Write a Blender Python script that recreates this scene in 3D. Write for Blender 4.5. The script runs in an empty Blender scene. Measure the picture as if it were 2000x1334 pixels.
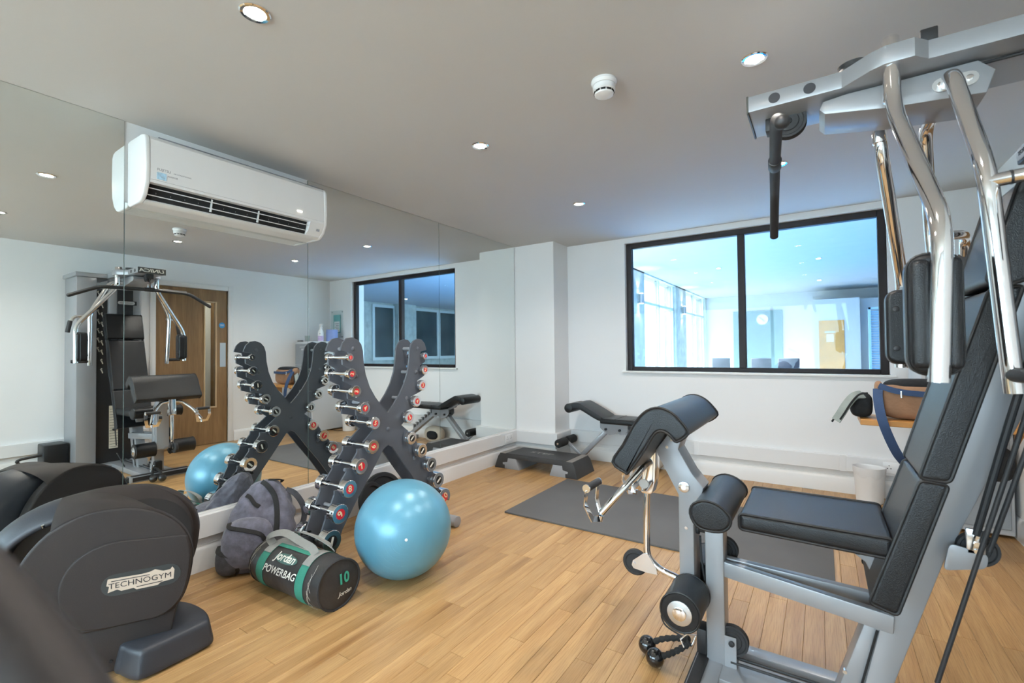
import bpy, bmesh, math, random
from mathutils import Vector, Matrix
random.seed(7)
SC = bpy.context.scene
COL = SC.collection
V = Vector
PI = math.pi

# ------------------------------------------------------------------ camera, world, lights, exposure
cam_d = bpy.data.cameras.new('camera'); cam = bpy.data.objects.new('camera', cam_d); COL.objects.link(cam)
cam_d.sensor_fit = 'HORIZONTAL'; cam_d.sensor_width = 36.0; cam_d.lens = 909.07 * 36 / 2000
cam_d.clip_start = 0.02; cam_d.clip_end = 200
def cam_axes(yaw, pitch, roll):
    f = V((-math.sin(yaw)*math.cos(pitch), math.cos(yaw)*math.cos(pitch), math.sin(pitch)))
    r = V((math.cos(yaw), math.sin(yaw), 0)); u = r.cross(f)
    return r*math.cos(roll)+u*math.sin(roll), u*math.cos(roll)-r*math.sin(roll), f
_r, _u, _f = cam_axes(math.radians(33.629), math.radians(1.0851), math.radians(-0.5714))
CAM = V((2.9173, 0, 1.2173))
cam.matrix_world = Matrix(((_r.x, _u.x, -_f.x, CAM.x), (_r.y, _u.y, -_f.y, CAM.y), (_r.z, _u.z, -_f.z, CAM.z), (0, 0, 0, 1)))
cam_d.dof.use_dof = True; cam_d.dof.focus_distance = 2.5; cam_d.dof.aperture_fstop = 3.2
SC.camera = cam
def to_px(p):
    d = V(p)-CAM; c = d.dot(_f)
    if c < 0.05: return None
    return 1000+909.07*d.dot(_r)/c, 667-909.07*d.dot(_u)/c

world = bpy.data.worlds.new('world'); SC.world = world; world.use_nodes = True
wb = world.node_tree.nodes['Background']
wb.inputs[0].default_value = (0.78, 0.90, 1.0, 1); wb.inputs[1].default_value = 15.0

def add_light(name, kind, loc, energy, color, **kw):
    d = bpy.data.lights.new(name, kind); o = bpy.data.objects.new(name, d); COL.objects.link(o)
    o.location = loc; d.energy = energy; d.color = color
    for k, v in kw.items(): setattr(d, k, v)
    return o
sun = add_light('sun', 'SUN', (-6, 8, 8), 165.0, (1.0, 0.96, 0.9), angle=0.02)
sun.rotation_euler = V((0.82, 0.03, -0.57)).to_track_quat('-Z', 'Y').to_euler()
# daylight entering the pool hall through its glazing (portal for the sky)
for i, (y0, y1) in enumerate(((5.3, 8.87), (9.79, 12.34), (13.44, 16.05))):
    p = add_light('daylight_portal', 'AREA', (-0.55, (y0+y1)/2, 1.4), 1.0, (1, 1, 1), shape='RECTANGLE', size=2.7, size_y=(y1-y0))
    p.rotation_euler = (0, -PI/2, 0); p.data.cycles.is_portal = True
# cool fill daylight through a window added in the unseen wall behind the camera
p = add_light('daylight_portal', 'AREA', (1.95, -3.05, 1.45), 1.0, (1, 1, 1), shape='RECTANGLE', size=3.2, size_y=1.6)
p.rotation_euler = (PI/2, 0, 0); p.data.cycles.is_portal = True
DOWNLIGHT_W = 49.0
SC.view_settings.view_transform = 'Standard'; SC.view_settings.look = 'None'
SC.view_settings.exposure = 0.14; SC.view_settings.gamma = 1.0; SC.view_settings.use_curve_mapping = False
try:
    SC.cycles.max_bounces = 7; SC.cycles.diffuse_bounces = 4; SC.cycles.glossy_bounces = 4; SC.cycles.use_adaptive_sampling = True; SC.cycles.adaptive_threshold = 0.04; SC.cycles.time_limit = 1000.0
    SC.cycles.transparent_max_bounces = 8; SC.cycles.caustics_reflective = True; SC.cycles.blur_glossy = 0.6; SC.cycles.caustics_refractive = False
    SC.cycles.sample_clamp_indirect = 6.0
except Exception: pass

# ------------------------------------------------------------------ materials
MATS = {}
def nodes_of(m): return m.node_tree.nodes, m.node_tree.links
def mat(name, color, rough=0.5, metal=0.0, bump=0.0, bscale=60.0, vary=0.0, vscale=4.0, spec=0.5, coat=0.0, emis=None, estr=0.0, btype='NOISE', sheen=0.0):
    if name in MATS: return MATS[name]
    m = bpy.data.materials.new(name); m.use_nodes = True; N, L = nodes_of(m)
    b = N['Principled BSDF']
    b.inputs['Base Color'].default_value = (*color, 1); b.inputs['Roughness'].default_value = rough
    b.inputs['Metallic'].default_value = metal; b.inputs['Specular IOR Level'].default_value = spec
    b.inputs['Coat Weight'].default_value = coat
    if sheen: b.inputs['Sheen Weight'].default_value = sheen
    if emis: b.inputs['Emission Color'].default_value = (*emis, 1); b.inputs['Emission Strength'].default_value = estr
    tc = N.new('ShaderNodeTexCoord')
    if vary > 0:
        nz = N.new('ShaderNodeTexNoise'); nz.inputs['Scale'].default_value = vscale; nz.inputs['Detail'].default_value = 4
        L.new(tc.outputs['Object'], nz.inputs['Vector'])
        r = N.new('ShaderNodeValToRGB'); r.color_ramp.elements[0].position = 0.3; r.color_ramp.elements[1].position = 0.7
        r.color_ramp.elements[0].color = (*[max(0, c*(1-vary)) for c in color], 1); r.color_ramp.elements[1].color = (*[min(1, c*(1+vary)) for c in color], 1)
        L.new(nz.outputs['Fac'], r.inputs['Fac']); L.new(r.outputs['Color'], b.inputs['Base Color'])
    if bump > 0:
        if btype == 'VORONOI':
            t = N.new('ShaderNodeTexVoronoi'); t.inputs['Scale'].default_value = bscale; out = t.outputs['Distance']
        else:
            t = N.new('ShaderNodeTexNoise'); t.inputs['Scale'].default_value = bscale; t.inputs['Detail'].default_value = 3; out = t.outputs['Fac']
        L.new(tc.outputs['Object'], t.inputs['Vector'])
        bp = N.new('ShaderNodeBump'); bp.inputs['Strength'].default_value = bump; bp.inputs['Distance'].default_value = 0.01
        L.new(out, bp.inputs['Height']); L.new(bp.outputs['Normal'], b.inputs['Normal'])
    MATS[name] = m
    return m

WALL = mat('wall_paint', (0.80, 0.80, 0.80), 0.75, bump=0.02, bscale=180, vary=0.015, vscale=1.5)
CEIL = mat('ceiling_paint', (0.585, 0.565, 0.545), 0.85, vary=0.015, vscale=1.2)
TRIMW = mat('white_gloss_trim', (0.78, 0.77, 0.755), 0.32, vary=0.02, vscale=2.0)
TRUNK = mat('white_trunking_plastic', (0.76, 0.76, 0.76), 0.4, vary=0.015, vscale=3)
SUBFLOOR = mat('floor_joint_dark', (0.14, 0.085, 0.04), 0.8, vary=0.2, vscale=8)
PLASTW = mat('white_plastic', (0.83, 0.83, 0.83), 0.33, vary=0.01, vscale=5)
BLACKP = mat('black_plastic', (0.018, 0.018, 0.02), 0.45, bump=0.05, bscale=300)
RUBBER = mat('black_rubber', (0.022, 0.022, 0.024), 0.62, bump=0.12, bscale=350)
DARKVOID = mat('dark_recess', (0.01, 0.01, 0.011), 0.85, vary=0.2)
CHROME = mat('polished_chrome', (0.86, 0.86, 0.87), 0.07, 1.0, bump=0.004, bscale=20)
CHROMEB = mat('brushed_chrome', (0.70, 0.70, 0.71), 0.16, 1.0, bump=0.01, bscale=60)
SILVER = mat('silver_grey_paint', (0.32, 0.325, 0.34), 0.36, 0.25, vary=0.03, vscale=3, coat=0.15)
SILVERD = mat('mid_grey_paint', (0.30, 0.31, 0.33), 0.45, 0.15, vary=0.04, vscale=4)
LEATHER = mat('black_leather', (0.009, 0.010, 0.012), 0.34, bump=0.16, bscale=420, btype='VORONOI', vary=0.2, vscale=6, spec=0.38)
PIPING = mat('black_piping', (0.010, 0.010, 0.011), 0.5, bump=0.05, bscale=200)
RACKM = mat('slate_grey_powder_coat', (0.098, 0.108, 0.128), 0.42, 0.15, bump=0.03, bscale=260, vary=0.06, vscale=5)
FOAM = mat('black_foam', (0.016, 0.016, 0.016), 0.85, bump=0.2, bscale=500)
REDCAP = mat('red_disc', (0.60, 0.02, 0.03), 0.35, vary=0.06, vscale=20)
BLKCAP = mat('black_disc', (0.012, 0.012, 0.012), 0.4, vary=0.1, vscale=20)
LETW = mat('white_print', (0.80, 0.78, 0.70), 0.5, vary=0.02)
LETGOLD = mat('pale_yellow_print', (0.80, 0.68, 0.40), 0.5, vary=0.02)
BADGE = mat('beige_badge_print', (0.56, 0.46, 0.37), 0.5, vary=0.03)
LETD = mat('dark_print', (0.03, 0.03, 0.035), 0.5, vary=0.05)
LETG = mat('grey_print', (0.25, 0.25, 0.27), 0.5, vary=0.05)
HOUSE = mat('charcoal_moulded_plastic', (0.033, 0.027, 0.026), 0.52, spec=0.32, bump=0.16, bscale=520, vary=0.06, vscale=3)
HOUSEB = mat('blue_grey_moulded_plastic', (0.034, 0.037, 0.046), 0.42, bump=0.08, bscale=420, vary=0.05, vscale=4)
MATM = mat('grey_foam_mat', (0.115, 0.113, 0.112), 0.85, bump=0.15, bscale=160, vary=0.06, vscale=3)
STEPD = mat('charcoal_step_plastic', (0.040, 0.040, 0.041), 0.6, bump=0.25, bscale=180, vary=0.1)
STEPG = mat('grey_step_plastic', (0.30, 0.31, 0.33), 0.55, bump=0.05, bscale=150, vary=0.04)
STEPT = mat('taupe_step_band', (0.24, 0.225, 0.21), 0.6, bump=0.1, bscale=150, vary=0.04)
TEAL = mat('green_webbing', (0.035, 0.23, 0.165), 0.7, bump=0.2, bscale=250, vary=0.1, vscale=12)
WEBG = mat('grey_webbing', (0.27, 0.27, 0.255), 0.8, bump=0.3, bscale=300, vary=0.12, vscale=12)
BAGB = mat('worn_black_vinyl', (0.035, 0.033, 0.033), 0.5, bump=0.2, bscale=40, vary=0.35, vscale=9)
PACK = mat('grey_blue_heather_fabric', (0.155, 0.155, 0.205), 0.9, bump=0.45, bscale=45, vary=0.28, vscale=26, sheen=0.3)
PACKD = mat('dark_heather_fabric', (0.075, 0.075, 0.085), 0.9, bump=0.4, bscale=60, vary=0.3, vscale=30)
ZIP = mat('black_zip_tape', (0.010, 0.010, 0.011), 0.6, bump=0.3, bscale=300)
OAKS = mat('oak_shelf_veneer', (0.55, 0.26, 0.07), 0.4, vary=0.15, vscale=6)
BROWNB = mat('tan_canvas', (0.33, 0.185, 0.105), 0.8, bump=0.35, bscale=40, vary=0.2, vscale=9)
NAVY = mat('navy_fabric', (0.03, 0.065, 0.15), 0.75, bump=0.2, bscale=160, vary=0.12, vscale=10)
BLKFAB = mat('black_fabric', (0.013, 0.015, 0.017), 0.85, bump=0.5, bscale=50, vary=0.3, vscale=14)
GREYSTR = mat('grey_green_webbing', (0.26, 0.29, 0.27), 0.7, bump=0.2, bscale=200, vary=0.12, vscale=10)
FRAME = mat('dark_brown_window_frame', (0.022, 0.016, 0.017), 0.45, spec=0.25, bump=0.02, bscale=150, vary=0.08)
CREAM = mat('cream_fabric', (0.60, 0.52, 0.42), 0.8, bump=0.2, bscale=60, vary=0.08)
CABG = mat('grey_steel_cabinet', (0.33, 0.36, 0.39), 0.45, 0.1, vary=0.03)
CABW = mat('pale_grey_cabinet_shell', (0.62, 0.64, 0.66), 0.45, 0.05, vary=0.02)
PAPERB = mat('blue_paper', (0.28, 0.36, 0.66), 0.9, bump=0.2, bscale=90, vary=0.05)
BLUESIGN = mat('blue_sign', (0.03, 0.27, 0.60), 0.4, vary=0.03)
TEALSIGN = mat('teal_sign', (0.22, 0.52, 0.53), 0.4, vary=0.05)
STEELP = mat('satin_steel_plate', (0.62, 0.62, 0.62), 0.35, 0.9, bump=0.01, bscale=60)
STONE = mat('sage_stone_tile', (0.47, 0.53, 0.50), 0.7, bump=0.35, bscale=14, vary=0.18, vscale=5)
DECK = mat('pool_deck_tile', (0.52, 0.55, 0.56), 0.5, bump=0.04, bscale=30, vary=0.06, vscale=2)
POOLW = mat('pool_water', (0.02, 0.28, 0.68), 0.12, bump=0.10, bscale=3.0, vary=0.15, vscale=0.8)
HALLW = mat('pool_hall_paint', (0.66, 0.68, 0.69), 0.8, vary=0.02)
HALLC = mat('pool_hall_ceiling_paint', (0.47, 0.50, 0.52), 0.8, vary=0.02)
DOORO = mat('orange_oak_door', (0.66, 0.34, 0.10), 0.45, vary=0.14, vscale=3)
PAVE = mat('pale_paving', (0.60, 0.60, 0.57), 0.8, vary=0.08, vscale=1)
LEAF = mat('hedge_green', (0.10, 0.20, 0.06), 0.8, bump=0.6, bscale=12, vary=0.4, vscale=8)
CHAIRF = mat('charcoal_chair_fabric', (0.05, 0.055, 0.075), 0.8, bump=0.2, bscale=120, vary=0.1)

def wood(name, c0, c1, rough, obj_random=True, along='Y', scale=1.0):
    m = bpy.data.materials.new(name); m.use_nodes = True; N, L = nodes_of(m); b = N['Principled BSDF']
    tc = N.new('ShaderNodeTexCoord'); oi = N.new('ShaderNodeObjectInfo')
    mp = N.new('ShaderNodeMapping')
    mp.inputs['Scale'].default_value = {'Y': (16*scale, 1.3*scale, 6), 'Z': (14*scale, 14*scale, 1.0*scale)}[along]
    ad = N.new('ShaderNodeVectorMath'); ad.operation = 'ADD'
    ml = N.new('ShaderNodeMath'); ml.operation = 'MULTIPLY'; ml.inputs[1].default_value = 37.0
    L.new(oi.outputs['Random'], ml.inputs[0]); L.new(tc.outputs['Object'], mp.inputs['Vector'])
    L.new(mp.outputs['Vector'], ad.inputs[0]); L.new(ml.outputs[0], ad.inputs[1])
    n1 = N.new('ShaderNodeTexNoise'); n1.inputs['Scale'].default_value = 1.0; n1.inputs['Detail'].default_value = 6; n1.inputs['Distortion'].default_value = 0.9
    L.new(ad.outputs[0], n1.inputs['Vector'])
    r1 = N.new('ShaderNodeValToRGB'); r1.color_ramp.elements[0].position = 0.28; r1.color_ramp.elements[1].position = 0.72
    r1.color_ramp.elements[0].color = (*c0, 1); r1.color_ramp.elements[1].color = (*c1, 1)
    L.new(n1.outputs['Fac'], r1.inputs['Fac'])
    # fine pores
    mp2 = N.new('ShaderNodeMapping'); mp2.inputs['Scale'].default_value = {'Y': (230, 8, 60), 'Z': (190, 190, 5)}[along]
    L.new(tc.outputs['Object'], mp2.inputs['Vector'])
    n2 = N.new('ShaderNodeTexNoise'); n2.inputs['Scale'].default_value = 1.0; n2.inputs['Detail'].default_value = 3
    L.new(mp2.outputs['Vector'], n2.inputs['Vector'])
    r2 = N.new('ShaderNodeValToRGB'); r2.color_ramp.elements[0].position = 0.35; r2.color_ramp.elements[1].position = 0.55
    r2.color_ramp.elements[0].color = (0.80, 0.76, 0.70, 1); r2.color_ramp.elements[1].color = (1, 1, 1, 1)
    L.new(n2.outputs['Fac'], r2.inputs['Fac'])
    # knots
    vo = N.new('ShaderNodeTexVoronoi'); vo.inputs['Scale'].default_value = 0.55
    L.new(ad.outputs[0], vo.inputs['Vector'])
    r3 = N.new('ShaderNodeValToRGB'); r3.color_ramp.elements[0].position = 0.03; r3.color_ramp.elements[1].position = 0.30
    r3.color_ramp.elements[0].color = (0.55, 0.45, 0.36, 1); r3.color_ramp.elements[1].color = (1, 1, 1, 1)
    L.new(vo.outputs['Distance'], r3.inputs['Fac'])
    def mul(a, c):
        x = N.new('ShaderNodeMix'); x.data_type = 'RGBA'; x.blend_type = 'MULTIPLY'; x.inputs[0].default_value = 1.0
        L.new(a, x.inputs[6]); L.new(c, x.inputs[7]); return x.outputs[2]
    col = mul(mul(r1.outputs['Color'], r2.outputs['Color']), r3.outputs['Color'])
    hv = N.new('ShaderNodeHueSaturation')
    mr = N.new('ShaderNodeMapRange'); mr.inputs[3].default_value = 0.88; mr.inputs[4].default_value = 1.08
    L.new(oi.outputs['Random'], mr.inputs[0])
    if obj_random: L.new(mr.outputs[0], hv.inputs['Value'])
    L.new(col, hv.inputs['Color']); L.new(hv.outputs['Color'], b.inputs['Base Color'])
    b.inputs['Roughness'].default_value = rough
    bp = N.new('ShaderNodeBump'); bp.inputs['Strength'].default_value = 0.06; bp.inputs['Distance'].default_value = 0.004
    L.new(n2.outputs['Fac'], bp.inputs['Height']); L.new(bp.outputs['Normal'], b.inputs['Normal'])
    return m
OAK = wood('oak_plank', (0.41, 0.225, 0.085), (0.57, 0.352, 0.155), 0.36)
DOORW = wood('brown_oak_veneer', (0.22, 0.125, 0.05), (0.32, 0.19, 0.085), 0.42, obj_random=False, along='Z')
BEAD = wood('pale_beading', (0.52, 0.36, 0.20), (0.62, 0.45, 0.27), 0.45, obj_random=False, along='Z')

def glass_mat(name, tint, gloss=0.06):
    m = bpy.data.materials.new(name); m.use_nodes = True; N, L = nodes_of(m)
    N.remove(N['Principled BSDF']); out = N['Material Output']
    tr = N.new('ShaderNodeBsdfTransparent'); tr.inputs[0].default_value = (*tint, 1)
    gl = N.new('ShaderNodeBsdfGlossy'); gl.inputs['Roughness'].default_value = 0.0
    lw0 = N.new('ShaderNodeLayerWeight'); lw0.inputs['Blend'].default_value = 0.5
    lp = N.new('ShaderNodeMath'); lp.operation = 'POWER'; lp.inputs[1].default_value = 5.0; L.new(lw0.outputs['Facing'], lp.inputs[0])
    lw = N.new('ShaderNodeMath'); lw.operation = 'MULTIPLY_ADD'; lw.inputs[1].default_value = 0.6; lw.inputs[2].default_value = 0.012; L.new(lp.outputs[0], lw.inputs[0])
    tc = N.new('ShaderNodeTexCoord'); nz = N.new('ShaderNodeTexNoise'); nz.inputs['Scale'].default_value = 1.5
    L.new(tc.outputs['Object'], nz.inputs['Vector'])
    bp = N.new('ShaderNodeBump'); bp.inputs['Strength'].default_value = 0.01; L.new(nz.outputs['Fac'], bp.inputs['Height']); L.new(bp.outputs['Normal'], gl.inputs['Normal'])
    mx = N.new('ShaderNodeMixShader'); L.new(lw.outputs[0], mx.inputs[0]); L.new(tr.outputs[0], mx.inputs[1]); L.new(gl.outputs[0], mx.inputs[2])
    L.new(mx.outputs[0], out.inputs[0])
    return m
GLASS = glass_mat('window_glass', (0.90, 0.965, 0.985))
TINTG = glass_mat('tinted_solar_glass', (0.50, 0.53, 0.56))
CLEARG = glass_mat('clear_glass', (0.93, 0.96, 0.95))
ACRYL = glass_mat('clear_acrylic', (0.93, 0.96, 0.96))
def mirror_mat():
    m = bpy.data.materials.new('mirror_silvering'); m.use_nodes = True; N, L = nodes_of(m)
    b = N['Principled BSDF']; b.inputs['Metallic'].default_value = 1.0; b.inputs['Roughness'].default_value = 0.0
    tc = N.new('ShaderNodeTexCoord'); nz = N.new('ShaderNodeTexNoise'); nz.inputs['Scale'].default_value = 0.8
    L.new(tc.outputs['Object'], nz.inputs['Vector'])
    r = N.new('ShaderNodeValToRGB'); r.color_ramp.elements[0].color = (0.855, 0.89, 0.875, 1); r.color_ramp.elements[1].color = (0.875, 0.905, 0.89, 1)
    L.new(nz.outputs['Fac'], r.inputs['Fac']); L.new(r.outputs['Color'], b.inputs['Base Color'])
    return m
MIRROR = mirror_mat()
MIREDGE = mat('mirror_green_edge', (0.10, 0.16, 0.14), 0.3, vary=0.1)
LAMPG = mat('lit_lamp_lens', (1, 0.95, 0.85), 0.4, emis=(1.0, 0.86, 0.66), estr=60.0)
LAMPH = mat('lit_hall_lamp', (1, 0.95, 0.85), 0.4, emis=(1.0, 0.9, 0.75), estr=25.0)

def ball_mat():
    m = bpy.data.materials.new('pearl_blue_vinyl'); m.use_nodes = True; N, L = nodes_of(m); b = N['Principled BSDF']
    b.inputs['Base Color'].default_value = (0.115, 0.33, 0.46, 1); b.inputs['Roughness'].default_value = 0.34
    b.inputs['Metallic'].default_value = 0.15; b.inputs['Coat Weight'].default_value = 0.25; b.inputs['Coat Roughness'].default_value = 0.3
    tc = N.new('ShaderNodeTexCoord'); sp = N.new('ShaderNodeSeparateXYZ'); L.new(tc.outputs['Object'], sp.inputs[0])
    dv = N.new('ShaderNodeMath'); dv.operation = 'DIVIDE'; dv.inputs[1].default_value = 0.2565; L.new(sp.outputs[2], dv.inputs[0])
    cl = N.new('ShaderNodeClamp'); cl.inputs[1].default_value = -1; cl.inputs[2].default_value = 1; L.new(dv.outputs[0], cl.inputs[0])
    ac = N.new('ShaderNodeMath'); ac.operation = 'ARCCOSINE'; L.new(cl.outputs[0], ac.inputs[0])
    mu = N.new('ShaderNodeMath'); mu.operation = 'MULTIPLY'; mu.inputs[1].default_value = 48.0; L.new(ac.outputs[0], mu.inputs[0])
    si = N.new('ShaderNodeMath'); si.operation = 'SINE'; L.new(mu.outputs[0], si.inputs[0])
    pw = N.new('ShaderNodeMath'); pw.operation = 'GREATER_THAN'; pw.inputs[1].default_value = 0.9; L.new(si.outputs[0], pw.inputs[0])
    bp = N.new('ShaderNodeBump'); bp.inputs['Strength'].default_value = 0.5; bp.inputs['Distance'].default_value = 0.004
    L.new(pw.outputs[0], bp.inputs['Height']); L.new(bp.outputs['Normal'], b.inputs['Normal'])
    return m
BALLM = ball_mat()

# ------------------------------------------------------------------ geometry helpers
WLOC = {}
class MB:
    def __init__(s): s.bm = bmesh.new()
    def merge(s, tmp, M=None):
        if M is not None: bmesh.ops.transform(tmp, matrix=M, verts=tmp.verts)
        me = bpy.data.meshes.new('t'); tmp.to_mesh(me); tmp.free(); s.bm.from_mesh(me); bpy.data.meshes.remove(me); return s
    def box(s, lo, hi, bev=0.0, seg=2, M=None):
        t = bmesh.new(); bmesh.ops.create_cube(t, size=1.0)
        lo, hi = V(lo), V(hi); c = (lo+hi)/2; d = hi-lo
        for v in t.verts: v.co = V((v.co.x*d.x, v.co.y*d.y, v.co.z*d.z))+c
        if bev > 0: bmesh.ops.bevel(t, geom=list(t.edges), offset=bev, segments=seg, affect='EDGES', profile=0.5)
        return s.merge(t, M)
    def obox(s, p0, p1, w, h, up=(0, 0, 1), bev=0.0, seg=2):
        """box beam from p0 to p1; w across, h along up"""
        p0, p1 = V(p0), V(p1); a = (p1-p0); ln = a.length; a.normalize()
        side = V(up).cross(a)
        if side.length < 1e-5: side = V((0, 1, 0)).cross(a)
        side.normalize(); u = a.cross(side)
        t = bmesh.new(); bmesh.ops.create_cube(t, size=1.0)
        for v in t.verts: v.co = V((v.co.x*ln, v.co.y*w, v.co.z*h))
        if bev > 0: bmesh.ops.bevel(t, geom=list(t.edges), offset=bev, segments=seg, affect='EDGES', profile=0.5)
        c = (p0+p1)/2
        return s.merge(t, Matrix(((a.x, side.x, u.x, c.x), (a.y, side.y, u.y, c.y), (a.z, side.z, u.z, c.z), (0, 0, 0, 1))))
    def lathe(s, prof, origin, axis, seg=28):
        """prof: list of (r, h) along axis"""
        a = V(axis).normalized(); e = V((1, 0, 0)) if abs(a.x) < 0.9 else V((0, 1, 0))
        x = a.cross(e).normalized(); y = a.cross(x); o = V(origin); bm = s.bm; rings = []
        for r, h in prof:
            if r < 1e-6: rings.append([bm.verts.new(o+a*h)])
            else: rings.append([bm.verts.new(o+a*h+(x*math.cos(2*PI*k/seg)+y*math.sin(2*PI*k/seg))*r) for k in range(seg)])
        for A, B in zip(rings, rings[1:]):
            if len(A) == 1 and len(B) == 1: continue
            for k in range(seg):
                j = (k+1) % seg
                try:
                    if len(A) == 1: bm.faces.new((A[0], B[j], B[k]))
                    elif len(B) == 1: bm.faces.new((A[k], A[j], B[0]))
                    else: bm.faces.new((A[k], A[j], B[j], B[k]))
                except ValueError: pass
        return s
    def cyl(s, p0, p1, r, seg=24, bev=0.0):
        p0, p1 = V(p0), V(p1); h = (p1-p0).length; b = min(bev, r*0.9, h*0.45)
        prof = [(0, 0), (r, 0), (r, h), (0, h)] if b <= 0 else [(0, 0), (r-b, 0), (r-b*0.3, b*0.3), (r, b), (r, h-b), (r-b*0.3, h-b*0.3), (r-b, h), (0, h)]
        return s.lathe(prof, p0, p1-p0, seg)
    def tube(s, pts, r, seg=14, fillet=0.0, closed=False, caps=True, flat=None):
        """swept tube; flat=(w,h,upvector) sweeps a flat strap instead"""
        pts = [V(p) for p in pts]
        if fillet > 0 and not closed:
            out = [pts[0]]
            for i in range(1, len(pts)-1):
                p, a, b = pts[i], pts[i-1], pts[i+1]
                d1, d2 = (a-p), (b-p); f = min(fillet, d1.length*0.48, d2.length*0.48)
                q0 = p+d1.normalized()*f; q1 = p+d2.normalized()*f
                for k in range(7):
                    t = k/6; out.append(q0*(1-t)**2+p*2*t*(1-t)+q1*t*t)
            out.append(pts[-1]); pts = out
        n = len(pts); bm = s.bm; rings = []; prev = None
        for i, p in enumerate(pts):
            if closed: d = pts[(i+1) % n]-pts[i-1]
            else: d = pts[min(i+1, n-1)]-pts[max(i-1, 0)]
            if d.length < 1e-9: d = V((0, 0, 1))
            d.normalize()
            if flat:
                up = V(flat[2]); x = d.cross(up)
                if x.length < 1e-4: x = d.cross(V((1, 0, 0)))
                x.normalize(); y = x.cross(d)
                w, h = flat[0]/2, flat[1]/2
                rings.append([bm.verts.new(p+x*w+y*h), bm.verts.new(p-x*w+y*h), bm.verts.new(p-x*w-y*h), bm.verts.new(p+x*w-y*h)])
                continue
            if prev is None:
                e = V((0, 0, 1)) if abs(d.z) < 0.9 else V((1, 0, 0)); x = d.cross(e).normalized()
            else:
                x = prev-d*prev.dot(d)
                x = x.normalized() if x.length > 1e-6 else d.cross(V((0, 0, 1))).normalized()
            prev = x; y = d.cross(x)
            rr = r[i] if isinstance(r, (list, tuple)) else r
            rings.append([bm.verts.new(p+(x*math.cos(2*PI*k/seg)+y*math.sin(2*PI*k/seg))*rr) for k in range(seg)])
        m = len(rings[0])
        for i in range(n if closed else n-1):
            A, B = rings[i], rings[(i+1) % n]
            for k in range(m):
                try: bm.faces.new((A[k], A[(k+1) % m], B[(k+1) % m], B[k]))
                except ValueError: pass
        if caps and not closed:
            try: bm.faces.new(list(reversed(rings[0]))); bm.faces.new(rings[-1])
            except ValueError: pass
        return s
    def prism(s, outline, o, u, v, n, depth, bev=0.0, seg=2):
        """2-D outline (list of (a,b)) in plane o + a*u + b*v, extruded depth along n"""
        t = bmesh.new(); o, u, v, n = V(o), V(u), V(v), V(n)
        vs = [t.verts.new(o+u*a+v*b) for a, b in outline]
        f = t.faces.new(vs)
        r = bmesh.ops.extrude_face_region(t, geom=[f])
        nv = [g for g in r['geom'] if isinstance(g, bmesh.types.BMVert)]
        for q in nv: q.co += n*depth
        bmesh.ops.recalc_face_normals(t, faces=t.faces)
        if bev > 0:
            caps = [e for e in t.edges if any(len(fc.verts) == len(outline) and len(outline) != 4 for fc in e.link_faces)] if len(outline) > 4 else list(t.edges)
            bmesh.ops.bevel(t, geom=caps, offset=bev, segments=seg, affect='EDGES', profile=0.5)
        big = [fc for fc in t.faces if len(fc.verts) > 4]
        if big: bmesh.ops.triangulate(t, faces=big)
        return s.merge(t)
    def sphere(s, c, r, seg=24, rings=14, sc=(1, 1, 1)):
        t = bmesh.new(); bmesh.ops.create_uvsphere(t, u_segments=seg, v_segments=rings, radius=1.0)
        for v in t.verts: v.co = V((v.co.x*r*sc[0], v.co.y*r*sc[1], v.co.z*r*sc[2]))+V(c)
        return s.merge(t)
    def surf(s, fn, nu, nv, closed_u=False):
        """grid surface fn(u,v), u,v in 0..1"""
        bm = s.bm; g = []
        for i in range(nu if closed_u else nu+1):
            g.append([bm.verts.new(fn(i/nu, j/nv)) for j in range(nv+1)])
        m = len(g)
        for i in range(m if closed_u else m-1):
            for j in range(nv):
                try: bm.faces.new((g[i][j], g[(i+1) % m][j], g[(i+1) % m][j+1], g[i][j+1]))
                except ValueError: pass
        return s
    def obj(s, name, material, parent=None, label=None, cat=None, group=None, kind=None, smooth=True, angle=35, origin=None, wn=False):
        bm = s.bm
        bmesh.ops.remove_doubles(bm, verts=bm.verts, dist=1e-6)
        bmesh.ops.recalc_face_normals(bm, faces=bm.faces)
        if parent is not None: loc = WLOC[parent.name]
        elif origin is not None: loc = V(origin)
        else:
            xs = [v.co.x for v in bm.verts]; ys = [v.co.y for v in bm.verts]; zs = [v.co.z for v in bm.verts]
            loc = V(((min(xs)+max(xs))/2, (min(ys)+max(ys))/2, min(zs)))
        for v in bm.verts: v.co -= loc
        me = bpy.data.meshes.new(name); bm.to_mesh(me); bm.free()
        if smooth and len(me.polygons):
            me.polygons.foreach_set('use_smooth', [True]*len(me.polygons))
            me.set_sharp_from_angle(angle=math.radians(angle))
        me.materials.append(material)
        o = bpy.data.objects.new(name, me); COL.objects.link(o)
        if wn:
            w = o.modifiers.new('weighted_normals', 'WEIGHTED_NORMAL'); w.keep_sharp = True
        if parent is not None: o.parent = parent
        else: o.location = loc
        WLOC[o.name] = loc
        return tag(o, label, cat, group, kind)
def tag(o, label=None, cat=None, group=None, kind=None):
    if label: o['label'] = label
    if cat: o['category'] = cat
    if group: o['group'] = group
    if kind: o['kind'] = kind
    return o
def thing(name, loc, label, cat, group=None):
    o = bpy.data.objects.new(name, None); COL.objects.link(o); o.location = loc; o.empty_display_size = 0.1
    WLOC[o.name] = V(loc)
    return tag(o, label, cat, group)
def struct(name, mb, material, parent=None):
    return mb.obj(name, material, parent, kind='structure')
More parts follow.
